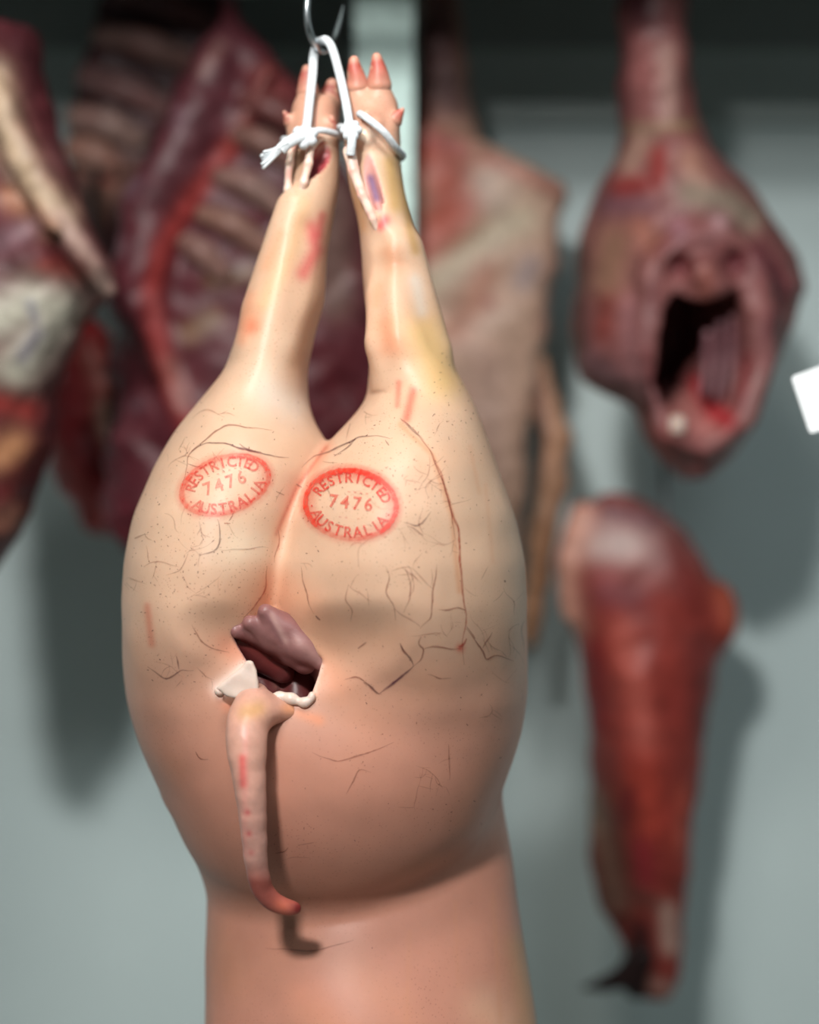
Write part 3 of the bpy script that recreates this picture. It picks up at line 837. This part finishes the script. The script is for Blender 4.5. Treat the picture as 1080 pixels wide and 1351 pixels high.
cord = thing('cord', 'white cotton cord tying both trotters to the steel hook', 'cord', tuple(P(424, 56, .018)))
def flat_cord(pts, w_, th=.55, n=10):
    c3 = catmull(pts, 8)
    v, f = tube_data(c3, w_ * S, n)
    v = np.array(v)
    # flatten toward the middle line in depth
    k = 0
    for i, p in enumerate(c3):
        v[i * n:(i + 1) * n, 1] = p[1] + (v[i * n:(i + 1) * n, 1] - p[1]) * th
    return v, f
def cord_part(name, pts, w_, th=.6):
    v, f = flat_cord(pts, w_, th)
    return mesh_obj(name, v, f, M_cord, cord)
cord_part('strand', [P(424, 54, .022), P(430, 53, .008), P(438, 64, .001), P(447, 95, -.006), P(455, 130, -.014), P(461, 165, -.024)], 5.8)
cord_part('strand', [P(424, 54, .022), P(419, 58, .024), P(414, 72, .018), P(412, 100, .010), P(408, 135, .002), P(404, 172, -.008)], 6.2)
cord_part('ankle_loop', [P(474, 150, -.010), P(484, 156, -.024), P(506, 174, -.026), P(522, 195, -.014), P(531, 206, .012), P(520, 208, .046), P(490, 190, .052), P(460, 172, .042), P(449, 168, .012), P(454, 168, -.016), P(463, 168, -.026)], 5)
cord_part('ankle_loop', [P(404, 176, -.010), P(424, 172, -.004), P(446, 178, .012), P(452, 182, .034), P(440, 184, .066), P(410, 186, .070), P(384, 184, .056), P(374, 184, .03), P(384, 184, .004), P(400, 180, -.010)], 4.5)
def knot(name, c, rr, seed):
    def fn(x, y, z):
        d = None
        for i in range(3):
            a_ = i * 1.05 + seed
            dx, dz = math.cos(a_) * rr * .8, math.sin(a_) * rr * .8
            e = cone(x, y, z, c + np.array([-dx, -.002, -dz]), c + np.array([dx, .002, dz]), rr * .5, rr * .5)
            d = e if d is None else smin(d, e, .0008)
        return d
    v, f = sdf_mesh(fn, c - rr * 1.8, c + rr * 1.8, .001)
    return mesh_obj(name, v, f, M_cord, cord)
knot('knot', P(402, 180, -.012), .0085, .4)
knot('knot', P(463, 172, -.028), .0070, 1.0)
cord_part('knot_tail', [P(402, 180, -.014), P(390, 183, -.018), P(378, 190, -.020), P(370, 198, -.020)], 8)
fr = []
for i in range(9):
    s_ = (i - 4) / 4
    p_ = [P(380, 188, -.020 + .002 * s_), P(362, 202 + s_ * 5, -.021), P(344 + 3 * abs(s_) + rnd.uniform(-2, 2), 212 + s_ * 11 + rnd.uniform(-2, 2), -.020 + .004 * rnd.uniform(-1, 1))]
    v, f = tube_data(catmull(p_, 5), [3.4 * S, 2.6 * S, 2.2 * S], 6)
    fr.append((v, f))
vv, ff = [], []
for v, f in fr:
    b0 = len(vv); vv += v; ff += [tuple(b0 + q for q in f_) for f_ in f]
mesh_obj('frayed_end', vv, ff, M_cord, cord)
cord_part('knot_tail', [P(463, 172, -.030), P(464, 186, -.032), P(462, 205, -.030)], 6)

# ------------------------------------------------------------------ hanging meat behind
def meat(name, label, fn, lo, hi, h, base, strokes, loc, parent=None, blotch=.35, bc=(110, 44, 44), seed=1.0, cat='meat', mat=None, group=None):
    v, f = sdf_mesh(fn, lo, hi, h)
    qx, qy = to_px(v)
    cc = np.tile(lin(base), (len(v), 1))
    bl = (wob(v[:, 0], v[:, 1], v[:, 2], 34, seed) + wob(v[:, 0], v[:, 1], v[:, 2], 80, seed + 2)) / 2
    cc = paint(cc, np.clip(bl, 0, 1) * blotch, bc)
    for pts, r, c, s in strokes:
        cc = paint(cc, s * stroke(qx, qy, pts, r), c)
    if parent is None:
        parent = thing(name, label, cat, loc, group)
        o = mesh_obj('flesh', v, f, mat or M_meat, parent, cc)
        return parent, o
    return parent, mesh_obj(name, v, f, mat or M_meat, parent, cc)

def rib(pts, r, c, parent, y, name='rib', wide=1.0, dz=0.0):
    P3 = [P(a, b, y + (dz * math.sin(math.pi * i / max(1, len(pts) - 1)))) for i, (a, b) in enumerate(pts)]
    c3 = catmull(P3, 5)
    v, f = tube_data(c3, r, 10)
    v = np.array(v)
    cc = np.tile(lin(c), (len(v), 1))
    cc = paint(cc, .4 * np.clip(wob(v[:, 0], v[:, 1], v[:, 2], 90, 3), 0, 1), (120, 70, 66))
    return mesh_obj(name, v, f, M_meat, parent, cc)

# (1) forequarter at the left edge
y1 = .42
f1 = stack_fn([(-120, -110, 30, .37, .47), (-30, -110, 45, .36, .48), (50, -120, 50, .35, .49), (150, -130, 70, .34, .5), (200, -140, 86, .33, .5), (250, -140, 100, .33, .5), (300, -140, 122, .32, .5), (350, -140, 142, .33, .5),
               (385, -140, 152, .34, .5), (405, -140, 130, .33, .5), (430, -140, 104, .32, .5), (480, -130, 84, .32, .5), (540, -130, 70, .33, .5), (600, -120, 64, .34, .5), (680, -110, 36, .35, .49), (740, -100, 4, .37, .48), (790, -80, -30, .39, .46)], .006)
def fn1(x, y, z):
    d = f1(x, y, z)
    d = smin(d, chain(x, y, z, [P(-10, 110, .33), P(30, 200, .325), P(70, 280, .325), P(110, 335, .335), P(142, 382, .36)], [.014, .018, .017, .014, .011]), .012)
    d = smax(d, -chain(x, y, z, [P(-10, 345, .32), P(40, 320, .315), P(85, 315, .325)], [.016, .015, .008]), .01)
    return d - .004 * wob(x, y, z, 70, 2) - .0016 * wob(x, y, z, 170, 5)
t1, _ = meat('beef_forequarter', 'beef cut with a pale fat seam and white fat, at the left edge', fn1, (-.52, .26, 1.1), (-.26, .56, 1.72), .004, (96, 44, 50),
     [([(20, 0), (40, 120)], 30, (78, 36, 42), .8), ([(85, 195), (60, 230)], 20, (120, 74, 76), .7), ([(-10, 100), (5, 170), (40, 240), (80, 285)], 22, (196, 170, 142), .95), ([(80, 285), (115, 340), (140, 382)], 13, (190, 160, 148), .9),
      ([(10, 260), (60, 300)], 16, (190, 130, 96), .6), ([(0, 320), (40, 300)], 18, (150, 116, 124), .8), ([(60, 350), (100, 360)], 18, (136, 46, 42), .9), ([(10, 350), (60, 335)], 8, (80, 30, 40), .7),
      ([(0, 420), (40, 400), (80, 410), (50, 450), (20, 490)], 34, (190, 186, 170), .95), ([(30, 470), (50, 440)], 10, (128, 122, 140), .7), ([(40, 400), (46, 420)], 7, (120, 120, 140), .6), ([(0, 530), (40, 540)], 20, (150, 52, 48), .9),
      ([(0, 600), (20, 590)], 24, (196, 140, 100), .85), ([(10, 650), (50, 600)], 14, (120, 40, 40), .7), ([(0, 690), (20, 680)], 20, (160, 110, 90), .7)], (-.47, .42, 1.72))

# (2) rack of ribs, deep in the shade
y2 = .80
f2 = stack_fn([(-90, 150, 300, .79, .85), (-30, 140, 310, .78, .86), (20, 130, 320, .78, .86), (80, 112, 300, .78, .86), (130, 100, 280, .78, .86), (180, 93, 250, .78, .86), (230, 92, 220, .78, .86), (290, 92, 190, .79, .85), (330, 105, 160, .80, .84), (370, 112, 150, .81, .83)], .006, 3.0)
def fn2(x, y, z): return f2(x, y, z) - .003 * wob(x, y, z, 80, 7)
t2, _ = meat('rib_rack', 'dark rack of beef ribs with pale slanting bones, behind at the left', fn2, (-.48, .72, 1.45), (-.16, .92, 1.88), .0045, (62, 32, 36),
     [([(100, 200), (150, 230), (120, 270)], 30, (134, 96, 82), .85), ([(140, 235), (155, 225)], 9, (150, 50, 44), .7), ([(95, 250), (125, 330)], 12, (128, 108, 108), .7)], tuple(P(220, -80, y2)))
for (a, b), c in zip([((150, -14), (300, 40)), ((128, 42), (268, 92)), ((108, 100), (226, 148)), ((96, 152), (190, 190)), ((94, 196), (160, 226))], [(84, 54, 54), (122, 92, 86), (136, 100, 98), (140, 112, 104), (142, 104, 92)]):
    m_ = ((a[0] + b[0]) / 2, (a[1] + b[1]) / 2 - 6)
    rib([a, m_, b], [.016, .020, .014], c, t2, .785, dz=-.012)

# (3) long beef side with a red chine
y3 = .60
f3 = stack_fn([(-20, 292, 312, .60, .63), (40, 286, 322, .59, .64), (60, 262, 348, .575, .645), (100, 240, 384, .565, .65), (150, 222, 420, .56, .66), (200, 205, 450, .555, .66), (300, 172, 490, .55, .67), (400, 155, 505, .55, .67), (500, 150, 505, .55, .67),
               (600, 142, 490, .55, .67), (680, 138, 440, .56, .66), (725, 150, 380, .58, .65), (748, 180, 320, .6, .64)], .008, 2.4)
chine = [(352, 95), (330, 145), (300, 200), (262, 250), (238, 285), (212, 330), (200, 390), (206, 440), (222, 500), (250, 560)]
def fn3(x, y, z):
    d = f3(x, y, z)
    d = smin(d, chain(x, y, z, [P(a, b, .562) for a, b in chine], [.010] * 4 + [.014] * 6), .01)
    d = smin(d, chain(x, y, z, [P(280, 90, .565), P(250, 170, .56), P(195, 280, .56), P(180, 400, .56)], [.02, .03, .03, .03]), .02)
    return d - .004 * wob(x, y, z, 65, 3) - .0015 * wob(x, y, z, 160, 4)
t3, _ = meat('beef_carcass', 'long dark beef side with a red backbone line and pale ribs', fn3, (-.40, .48, 1.05), (.02, .72, 1.90), .0045, (84, 34, 42),
     [([(300, 60), (250, 160), (200, 260)], 34, (84, 46, 52), .8), ([(290, 60), (268, 95)], 9, (130, 96, 92), .7), ([(240, 150), (236, 165)], 12, (124, 96, 104), .6), ([(168, 255), (180, 240)], 9, (120, 96, 106), .6), ([(155, 310), (160, 330)], 9, (110, 86, 92), .6),
      (chine[:3], 10, (130, 66, 58), .85), (chine[2:], 14, (150, 52, 48), .85), ([(345, 100), (380, 130)], 18, (112, 50, 48), .7), ([(200, 390), (215, 440)], 10, (160, 84, 84), .6),
      ([(225, 480), (240, 530)], 12, (140, 92, 84), .7), ([(180, 535)], 9, (96, 80, 88), .6), ([(250, 440), (280, 420)], 14, (150, 120, 84), .5), ([(280, 370), (330, 360)], 12, (110, 86, 50), .6),
      ([(440, 260), (440, 400)], 28, (112, 88, 80), .8), ([(440, 480), (450, 560)], 40, (80, 26, 32), .9), ([(320, 350)], 9, (160, 140, 140), .5), ([(170, 680), (180, 740)], 20, (90, 30, 40), .7)], tuple(P(302, -10, y3)))
for pts, c in [([(312, 176), (350, 190), (402, 226)], (122, 88, 80)), ([(284, 232), (330, 246), (398, 296)], (132, 102, 94)), ([(262, 282), (306, 298), (378, 350)], (134, 98, 86)), ([(240, 318), (264, 332), (300, 368)], (130, 96, 88)), ([(320, 130), (360, 146), (405, 176)], (104, 60, 58))]:
    rib(pts, [.010, .016, .011], c, t3, .556, dz=-.008)

# (4) red offcut hanging low at the left
f4 = stack_fn([(420, 104, 126, .68, .71), (445, 92, 148, .66, .72), (480, 78, 162, .65, .72), (530, 66, 176, .65, .73), (580, 60, 184, .65, .73), (620, 66, 192, .65, .73), (655, 84, 192, .65, .73), (685, 104, 178, .66, .72), (706, 124, 156, .67, .71)], .005)
def fn4(x, y, z):
    d = f4(x, y, z)
    d = smax(d, -chain(x, y, z, [P(100, 480, .645), P(108, 560, .64), P(130, 620, .645), P(165, 640, .65)], [.012, .016, .014, .01]), .008)
    return d - .004 * wob(x, y, z, 80, 9) - .0018 * wob(x, y, z, 190, 2)
t4, _ = meat('beef_offcut', 'small red beef piece with pink fat, low at the left', fn4, (-.50, .58, 1.18), (-.28, .78, 1.52), .004, (160, 46, 50),
     [([(120, 470), (140, 520), (150, 580)], 18, (164, 100, 92), .85), ([(135, 540), (140, 570)], 12, (160, 140, 124), .7), ([(90, 500), (85, 560), (100, 600)], 12, (150, 36, 44), .8), ([(75, 600), (110, 660), (140, 690)], 18, (170, 84, 82), .8),
      ([(115, 560), (130, 620)], 9, (70, 14, 22), .7), ([(165, 600), (180, 650)], 14, (150, 34, 50), .7)], tuple(P(115, 420, .70)))

# (5) pale side to the right of the post
f5s = stack_fn([(-120, 560, 590, .80, .84), (-20, 556, 606, .79, .85), (60, 552, 612, .785, .85), (130, 548, 622, .78, .85), (200, 544, 636, .79, .85), (280, 550, 620, .80, .85)], .004)
f5 = stack_fn([(168, 530, 560, .775, .83), (172, 529, 588, .768, .835), (186, 528, 630, .764, .84), (204, 527, 668, .76, .85), (225, 526, 706, .755, .85), (248, 524, 742, .755, .85), (262, 524, 744, .755, .85), (300, 524, 740, .755, .85),
               (360, 526, 730, .755, .85), (430, 536, 720, .755, .85), (520, 556, 706, .76, .85), (600, 580, 694, .765, .85), (700, 600, 690, .77, .85), (780, 620, 680, .78, .84)], .002, 3.2, .004)
def fn5(x, y, z):
    d = np.minimum(f5(x, y, z), f5s(x, y, z))
    d = smax(d, -chain(x, y, z, [P(640, 310, .745), P(600, 340, .745), P(560, 350, .75)], [.012, .012, .01]), .012)
    d = smin(d, chain(x, y, z, [P(650, 210, .762), P(720, 246, .762), P(738, 256, .765)], [.005, .006, .006]), .006)
    return d - .003 * wob(x, y, z, 60, 4) - .001 * wob(x, y, z, 160, 8)
t5, _ = meat('mutton_side', 'pale pink side of meat under white fat, right of the post', fn5, (-.06, .68, 1.0), (.24, .92, 2.02), .0045, (196, 162, 142),
     [([(580, 0), (590, 130)], 34, (104, 66, 68), .95), ([(565, 40), (560, 160)], 14, (70, 36, 42), .8), ([(590, 90), (610, 150)], 8, (150, 122, 118), .6), ([(560, 200), (600, 230), (590, 290), (560, 330)], 42, (160, 70, 52), 1.0), ([(590, 240), (618, 262), (585, 300)], 24, (168, 78, 60), .95), ([(570, 185), (610, 196)], 10, (176, 92, 92), .7),
      ([(640, 240), (660, 270)], 26, (196, 176, 160), .7), ([(560, 380), (600, 350), (650, 310), (690, 290)], 22, (192, 176, 152), .9), ([(700, 350), (690, 370)], 16, (150, 140, 146), .7), ([(640, 360), (630, 390), (600, 440)], 20, (180, 120, 100), .7), ([(645, 400)], 7, (160, 84, 84), .8),
      ([(640, 208), (735, 252)], 7, (170, 96, 88), .8), ([(738, 260), (736, 330), (715, 440)], 9, (176, 128, 112), .8), ([(640, 480), (640, 600)], 34, (172, 140, 128), .6), ([(600, 520), (650, 650)], 16, (150, 100, 90), .5)], tuple(P(580, -100, .82)), blotch=.18, bc=(184, 128, 112))
def fn5b(x, y, z):
    d = chain(x, y, z, [P(706, 470, .80), P(722, 540, .79), P(733, 580, .785), P(728, 640, .785), P(714, 720, .785), P(704, 800, .79), P(700, 850, .80)], [.014, .016, .018, .017, .016, .013, .008], .006)
    return d - .003 * wob(x, y, z, 90, 3)
meat('flank_flap', '', fn5b, (.08, .72, 1.0), (.26, .86, 1.50), .004, (184, 140, 112), [([(705, 480), (716, 560), (706, 640)], 9, (110, 76, 70), .8), ([(720, 700), (704, 840)], 10, (172, 120, 84), .7)], None, t5, .3, (130, 84, 66))

# (6) opened lamb carcass at the upper right
y6 = .62
f6 = stack_fn([(-140, 825, 898, .58, .66), (-40, 822, 902, .57, .67), (20, 816, 908, .57, .67), (60, 818, 908, .57, .67), (120, 817, 914, .56, .68), (170, 818, 920, .555, .69), (205, 815, 938, .545, .7), (240, 792, 976, .53, .72), (280, 772, 1012, .52, .73), (340, 761, 1044, .51, .74),
               (385, 757, 1062, .50, .74), (430, 755, 1046, .495, .74), (480, 757, 1022, .495, .73), (505, 768, 1012, .50, .73), (520, 800, 1006, .50, .72), (538, 838, 1000, .50, .72), (570, 852, 986, .51, .7), (600, 866, 968, .52, .69), (620, 886, 944, .54, .67), (632, 902, 926, .56, .65)], .005)
hole6 = [(P(a, b, .5)[0], P(a, b, .5)[2]) for a, b in [(874, 408), (890, 392), (912, 396), (936, 400), (958, 388), (976, 378), (988, 420), (988, 490), (976, 540), (950, 570), (912, 572), (886, 552), (870, 500), (866, 440)]]
def cav6(x, y, z):
    t_ = np.clip(y - .5, 0, .25)
    return np.maximum(poly2(x + .2 * t_, z - .42 * t_, hole6) - .02 * t_, y - .70)
def fn6(x, y, z):
    d = f6(x, y, z)
    # swollen lips around the opening, breast and flap on the left
    lip = [P(850, 420, .505), P(862, 350, .508), P(900, 318, .508), P(950, 318, .51), (P(992, 350, .515)), P(1006, 420, .515), P(1004, 490, .512), P(984, 555, .512), P(930, 592, .51), P(880, 572, .508), P(858, 510, .505), P(850, 420, .505)]
    d = smin(d, chain(x, y, z, lip, [.006, .009, .014, .016, .015, .016, .015, .010, .008, .008, .005, .006]), .022)
    d = smin(d, chain(x, y, z, [P(890, 350, .50), P(925, 360, .495), P(945, 385, .50)], [.016, .02, .016]), .012)
    d = smax(d, -ell(x, y, z, P(897, 352, .49), (.012, .02, .014)), .006)
    d = smax(d, -ell(x, y, z, P(972, 346, .492), (.014, .02, .017)), .006)
    d = smax(d, -chain(x, y, z, [P(828, 340, .50), P(812, 420, .492), P(832, 510, .495)], [.008, .011, .008]), .012)
    d = smax(d, -cav6(x, y, z), .006)
    return d - .0035 * wob(x, y, z, 60, 6) - .0014 * wob(x, y, z, 150, 1)
t6, lamb = meat('lamb_carcass', 'opened lamb carcass showing a dark hollow chest, upper right', fn6, (.16, .43, 1.24), (.52, .80, 2.0), .0045, (132, 82, 80),
     [([(840, 0), (850, 20)], 34, (60, 24, 30), .95), ([(820, 60), (822, 200)], 9, (84, 36, 42), .8), ([(850, 70), (850, 150)], 22, (148, 92, 90), .7), ([(880, 70), (885, 150)], 14, (176, 140, 130), .8), ([(900, 80), (910, 180)], 10, (120, 70, 66), .7), ([(830, 170), (910, 165)], 8, (150, 128, 96), .6), ([(850, 180), (830, 215)], 16, (170, 136, 120), .8),
      ([(870, 205), (865, 240), (815, 250)], 13, (140, 42, 38), .95), ([(910, 210), (920, 240)], 18, (176, 128, 110), .85), ([(910, 255), (960, 265), (990, 290)], 18, (140, 128, 112), .85), ([(800, 270), (850, 275)], 16, (112, 74, 84), .8), ([(810, 320), (800, 370)], 26, (140, 104, 84), .85), ([(845, 300), (860, 320)], 18, (164, 104, 86), .7),
      ([(765, 330), (762, 480)], 12, (52, 30, 30), .8), ([(800, 400), (795, 440)], 14, (116, 48, 40), .8), ([(775, 480), (810, 500)], 20, (120, 86, 90), .8), ([(830, 400), (830, 460), (845, 520)], 11, (150, 102, 104), .8), ([(895, 300)], 13, (168, 120, 130), .8), ([(948, 292)], 12, (176, 140, 144), .8),
      ([(897, 352)], 13, (96, 24, 34), .9), ([(972, 346)], 16, (92, 26, 38), .9), ([(930, 360), (930, 385)], 12, (150, 88, 76), .7), ([(1000, 330), (1040, 390)], 14, (110, 56, 64), .8), ([(1000, 430), (1012, 470)], 16, (140, 92, 92), .7), ([(1040, 400), (1055, 395)], 10, (130, 66, 60), .7),
      ([(905, 535), (940, 560)], 22, (186, 120, 114), .8), ([(920, 505), (938, 540), (960, 555)], 13, (176, 44, 52), .95), ([(895, 600), (950, 595)], 18, (140, 82, 80), .7), ([(1000, 500), (985, 560)], 8, (160, 120, 116), .6), ([(862, 380), (850, 450), (862, 540)], 5, (92, 40, 46), .7), ([(1020, 350), (1030, 400), (1010, 440)], 9, (92, 44, 50), .7), ([(870, 330), (900, 316)], 8, (100, 52, 62), .6), ([(994, 400), (996, 440)], 7, (120, 70, 66), .6), ([(868, 575), (890, 596)], 8, (150, 70, 66), .7), ([(986, 470), (980, 540)], 5, (130, 40, 48), .7)], tuple(P(860, -130, y6)), bc=(96, 44, 50))
for pts in ([(934, 436), (932, 480), (926, 524)], [(950, 424), (949, 475), (944, 530)], [(966, 414), (966, 470), (960, 535)], [(981, 420), (982, 475), (974, 532)]):
    rib(pts, [.005, .0065, .004], (118, 78, 84), t6, .535, dz=.01)
tube('rib_end', [P(893, 552, .505), P(893, 572, .50)], .009, M_fat, t6, 10, cols=None)
o = t6.children[-1]
at = o.data.color_attributes.new('Col', 'FLOAT_COLOR', 'POINT')
for d_ in at.data: d_.color = (*lin((196, 176, 164)), 1)

# (7) skinned leg at the lower right
y7 = .77; LS = .07
f7 = stack_fn([(r_[0], r_[1], r_[2], r_[3] + LS, r_[4] + LS) for r_ in [(652, 796, 832, .67, .73), (670, 768, 868, .655, .745), (700, 746, 905, .64, .76), (740, 740, 930, .63, .765), (780, 742, 944, .625, .77), (820, 750, 950, .625, .77), (860, 764, 948, .625, .77), (900, 770, 942, .63, .77), (950, 775, 932, .63, .77), (1000, 778, 926, .635, .765),
               (1050, 782, 918, .64, .76), (1100, 790, 912, .65, .755), (1140, 802, 908, .655, .75), (1180, 812, 906, .665, .745), (1220, 818, 902, .67, .74), (1260, 824, 898, .67, .735), (1300, 832, 894, .675, .73), (1318, 846, 886, .685, .72)]], .008)
def fn7(x, y, z):
    d = f7(x, y, z)
    d = smin(d, ell(x, y, z, P(944, 815, .69 + LS), (.026, .03, .042)), .010)
    d = smin(d, chain(x, y, z, [P(770, 680, .68 + LS), P(750, 740, .675 + LS), P(752, 810, .68 + LS)], [.016, .018, .012]), .008)
    d = smin(d, chain(x, y, z, [P(792, 1055, .70 + LS), P(800, 1120, .695 + LS), P(812, 1190, .695 + LS), P(826, 1230, .70 + LS)], [.014, .022, .022, .010]), .006)
    d = smin(d, chain(x, y, z, [P(845, 900, .648 + LS), P(850, 1000, .65 + LS), P(860, 1100, .665 + LS)], [.03, .03, .02]), .02)
    d = smax(d, -chain(x, y, z, [P(890, 880, .60 + LS), P(895, 1000, .605 + LS), P(888, 1120, .63 + LS)], [.010, .010, .008]), .025)
    return d - .003 * wob(x, y, z, 50, 3) - .001 * wob(x, y, z, 140, 2)
t7, leg = meat('skinned_leg', 'skinned red leg with a dark hoof, hanging lower right', fn7, (.13, .62, .58), (.46, .93, 1.30), .0045, (142, 54, 46),
     [([(790, 700), (840, 705), (870, 725)], 38, (168, 130, 128), .95), ([(785, 720), (830, 720)], 20, (196, 172, 166), .85), ([(765, 680), (742, 760), (750, 825)], 20, (216, 158, 138), 1.0), ([(800, 672), (860, 690)], 10, (100, 70, 84), .6), ([(800, 780), (830, 790)], 26, (118, 66, 72), .7),
      ([(890, 720), (915, 800)], 20, (122, 44, 40), .8), ([(920, 850), (925, 960)], 22, (104, 44, 42), .8), ([(955, 780), (965, 820)], 16, (176, 84, 62), .9), ([(820, 830), (840, 920), (850, 980)], 20, (176, 86, 74), .75), ([(785, 850), (790, 960)], 9, (116, 26, 34), .8),
      ([(850, 1020), (860, 1090)], 22, (178, 66, 52), .85), ([(845, 1120), (850, 1160)], 14, (166, 44, 56), .8), ([(830, 1050), (815, 1090)], 9, (110, 22, 38), .7), ([(900, 1040), (896, 1120)], 8, (180, 80, 62), .7), ([(785, 1060), (800, 1120), (812, 1190)], 22, (120, 90, 76), .95), ([(780, 1050), (792, 1090)], 12, (156, 126, 110), .7),
      ([(880, 1200), (884, 1250)], 11, (190, 160, 146), .9), ([(845, 1230), (840, 1300)], 16, (52, 24, 26), .95), ([(860, 1300), (885, 1305)], 11, (170, 130, 118), .8), ([(840, 1180), (860, 1190)], 12, (110, 66, 58), .7)], tuple(P(815, 655, y7)), bc=(112, 30, 32))
def fn7b(x, y, z):
    d = chain(x, y, z, [P(846, 1262, .68 + LS), P(824, 1288, .68 + LS), P(798, 1298, .685 + LS), P(770, 1303, .69 + LS)], [.016, .014, .009, .003], .004)
    d = smin(d, chain(x, y, z, [P(846, 1262, .68 + LS), P(838, 1306, .68 + LS)], [.016, .012]), .004)
    return d - .001 * wob(x, y, z, 160, 2)
meat('hoof', '', fn7b, (.14, .70, .62), (.34, .81, .90), .003, (44, 22, 22), [], None, t7, .2, (70, 40, 36))

# hooks for the meat behind
for label, px_, py_, yy, yr in (('dull hook over the beef cut at the left edge', -20, -75, .42, .62), ('dull hook holding the dark rib rack', 220, -96, .82, .86), ('dull hook holding the long beef side', 302, 8, .615, .62), ('dull hook carrying the small red offcut', 115, 446, .70, .86),
                            ('dull hook holding the pale side right of the post', 575, -100, .82, .86), ('dull hook holding the opened lamb carcass', 860, -100, .62, .62), ('dull hook holding the skinned red leg, behind the lamb carcass', 874, 722, .79, .86)):
    hook_obj(label, px_, py_, yy, yr)['group'] = 'dull meat hooks'

# ------------------------------------------------------------------ white tag at the right edge
yt = .10
t = thing('price_tag', 'blank white card tag tilted at the right edge', 'tag', tuple(P(1100, 520, yt)))
a = np.array(P(1043, 497, yt)); u = np.array(P(1113, 471, yt)) - a; v_ = np.array(P(1068, 573, yt)) - a
outline = []
rr = .07
for (cx_, cy_, a0) in ((rr, rr, 180), (1 - rr, rr, 270), (1 - rr, 1 - rr, 0), (rr, 1 - rr, 90)):
    for i in range(6):
        q = math.radians(a0 + i * 18)
        outline.append((cx_ + rr * math.cos(q), cy_ + rr * math.sin(q)))
n = len(outline)
vv = [tuple(a + u * s + v_ * r) for s, r in outline] + [tuple(a + u * s + v_ * r + np.array([0, .0015, 0])) for s, r in outline]
ff = [tuple(range(n - 1, -1, -1)), tuple(range(n, 2 * n))] + [(i, (i + 1) % n, (i + 1) % n + n, i + n) for i in range(n)]
mesh_obj('card', vv, ff, M_card, t, smooth=False)
pe = a + u * .85 + v_ * .14
tube('string', [tuple(pe + np.array([0, -.002, 0])), tuple(pe + np.array([0, .004, .02])), (pe[0] + .004, .07, 1.6), (pe[0] + .004, .055 - .017, ZR - .005), (pe[0] + .004, .055, ZR + .0175), (pe[0] + .004, .073, ZR)], .0009, M_cord, t, 6)
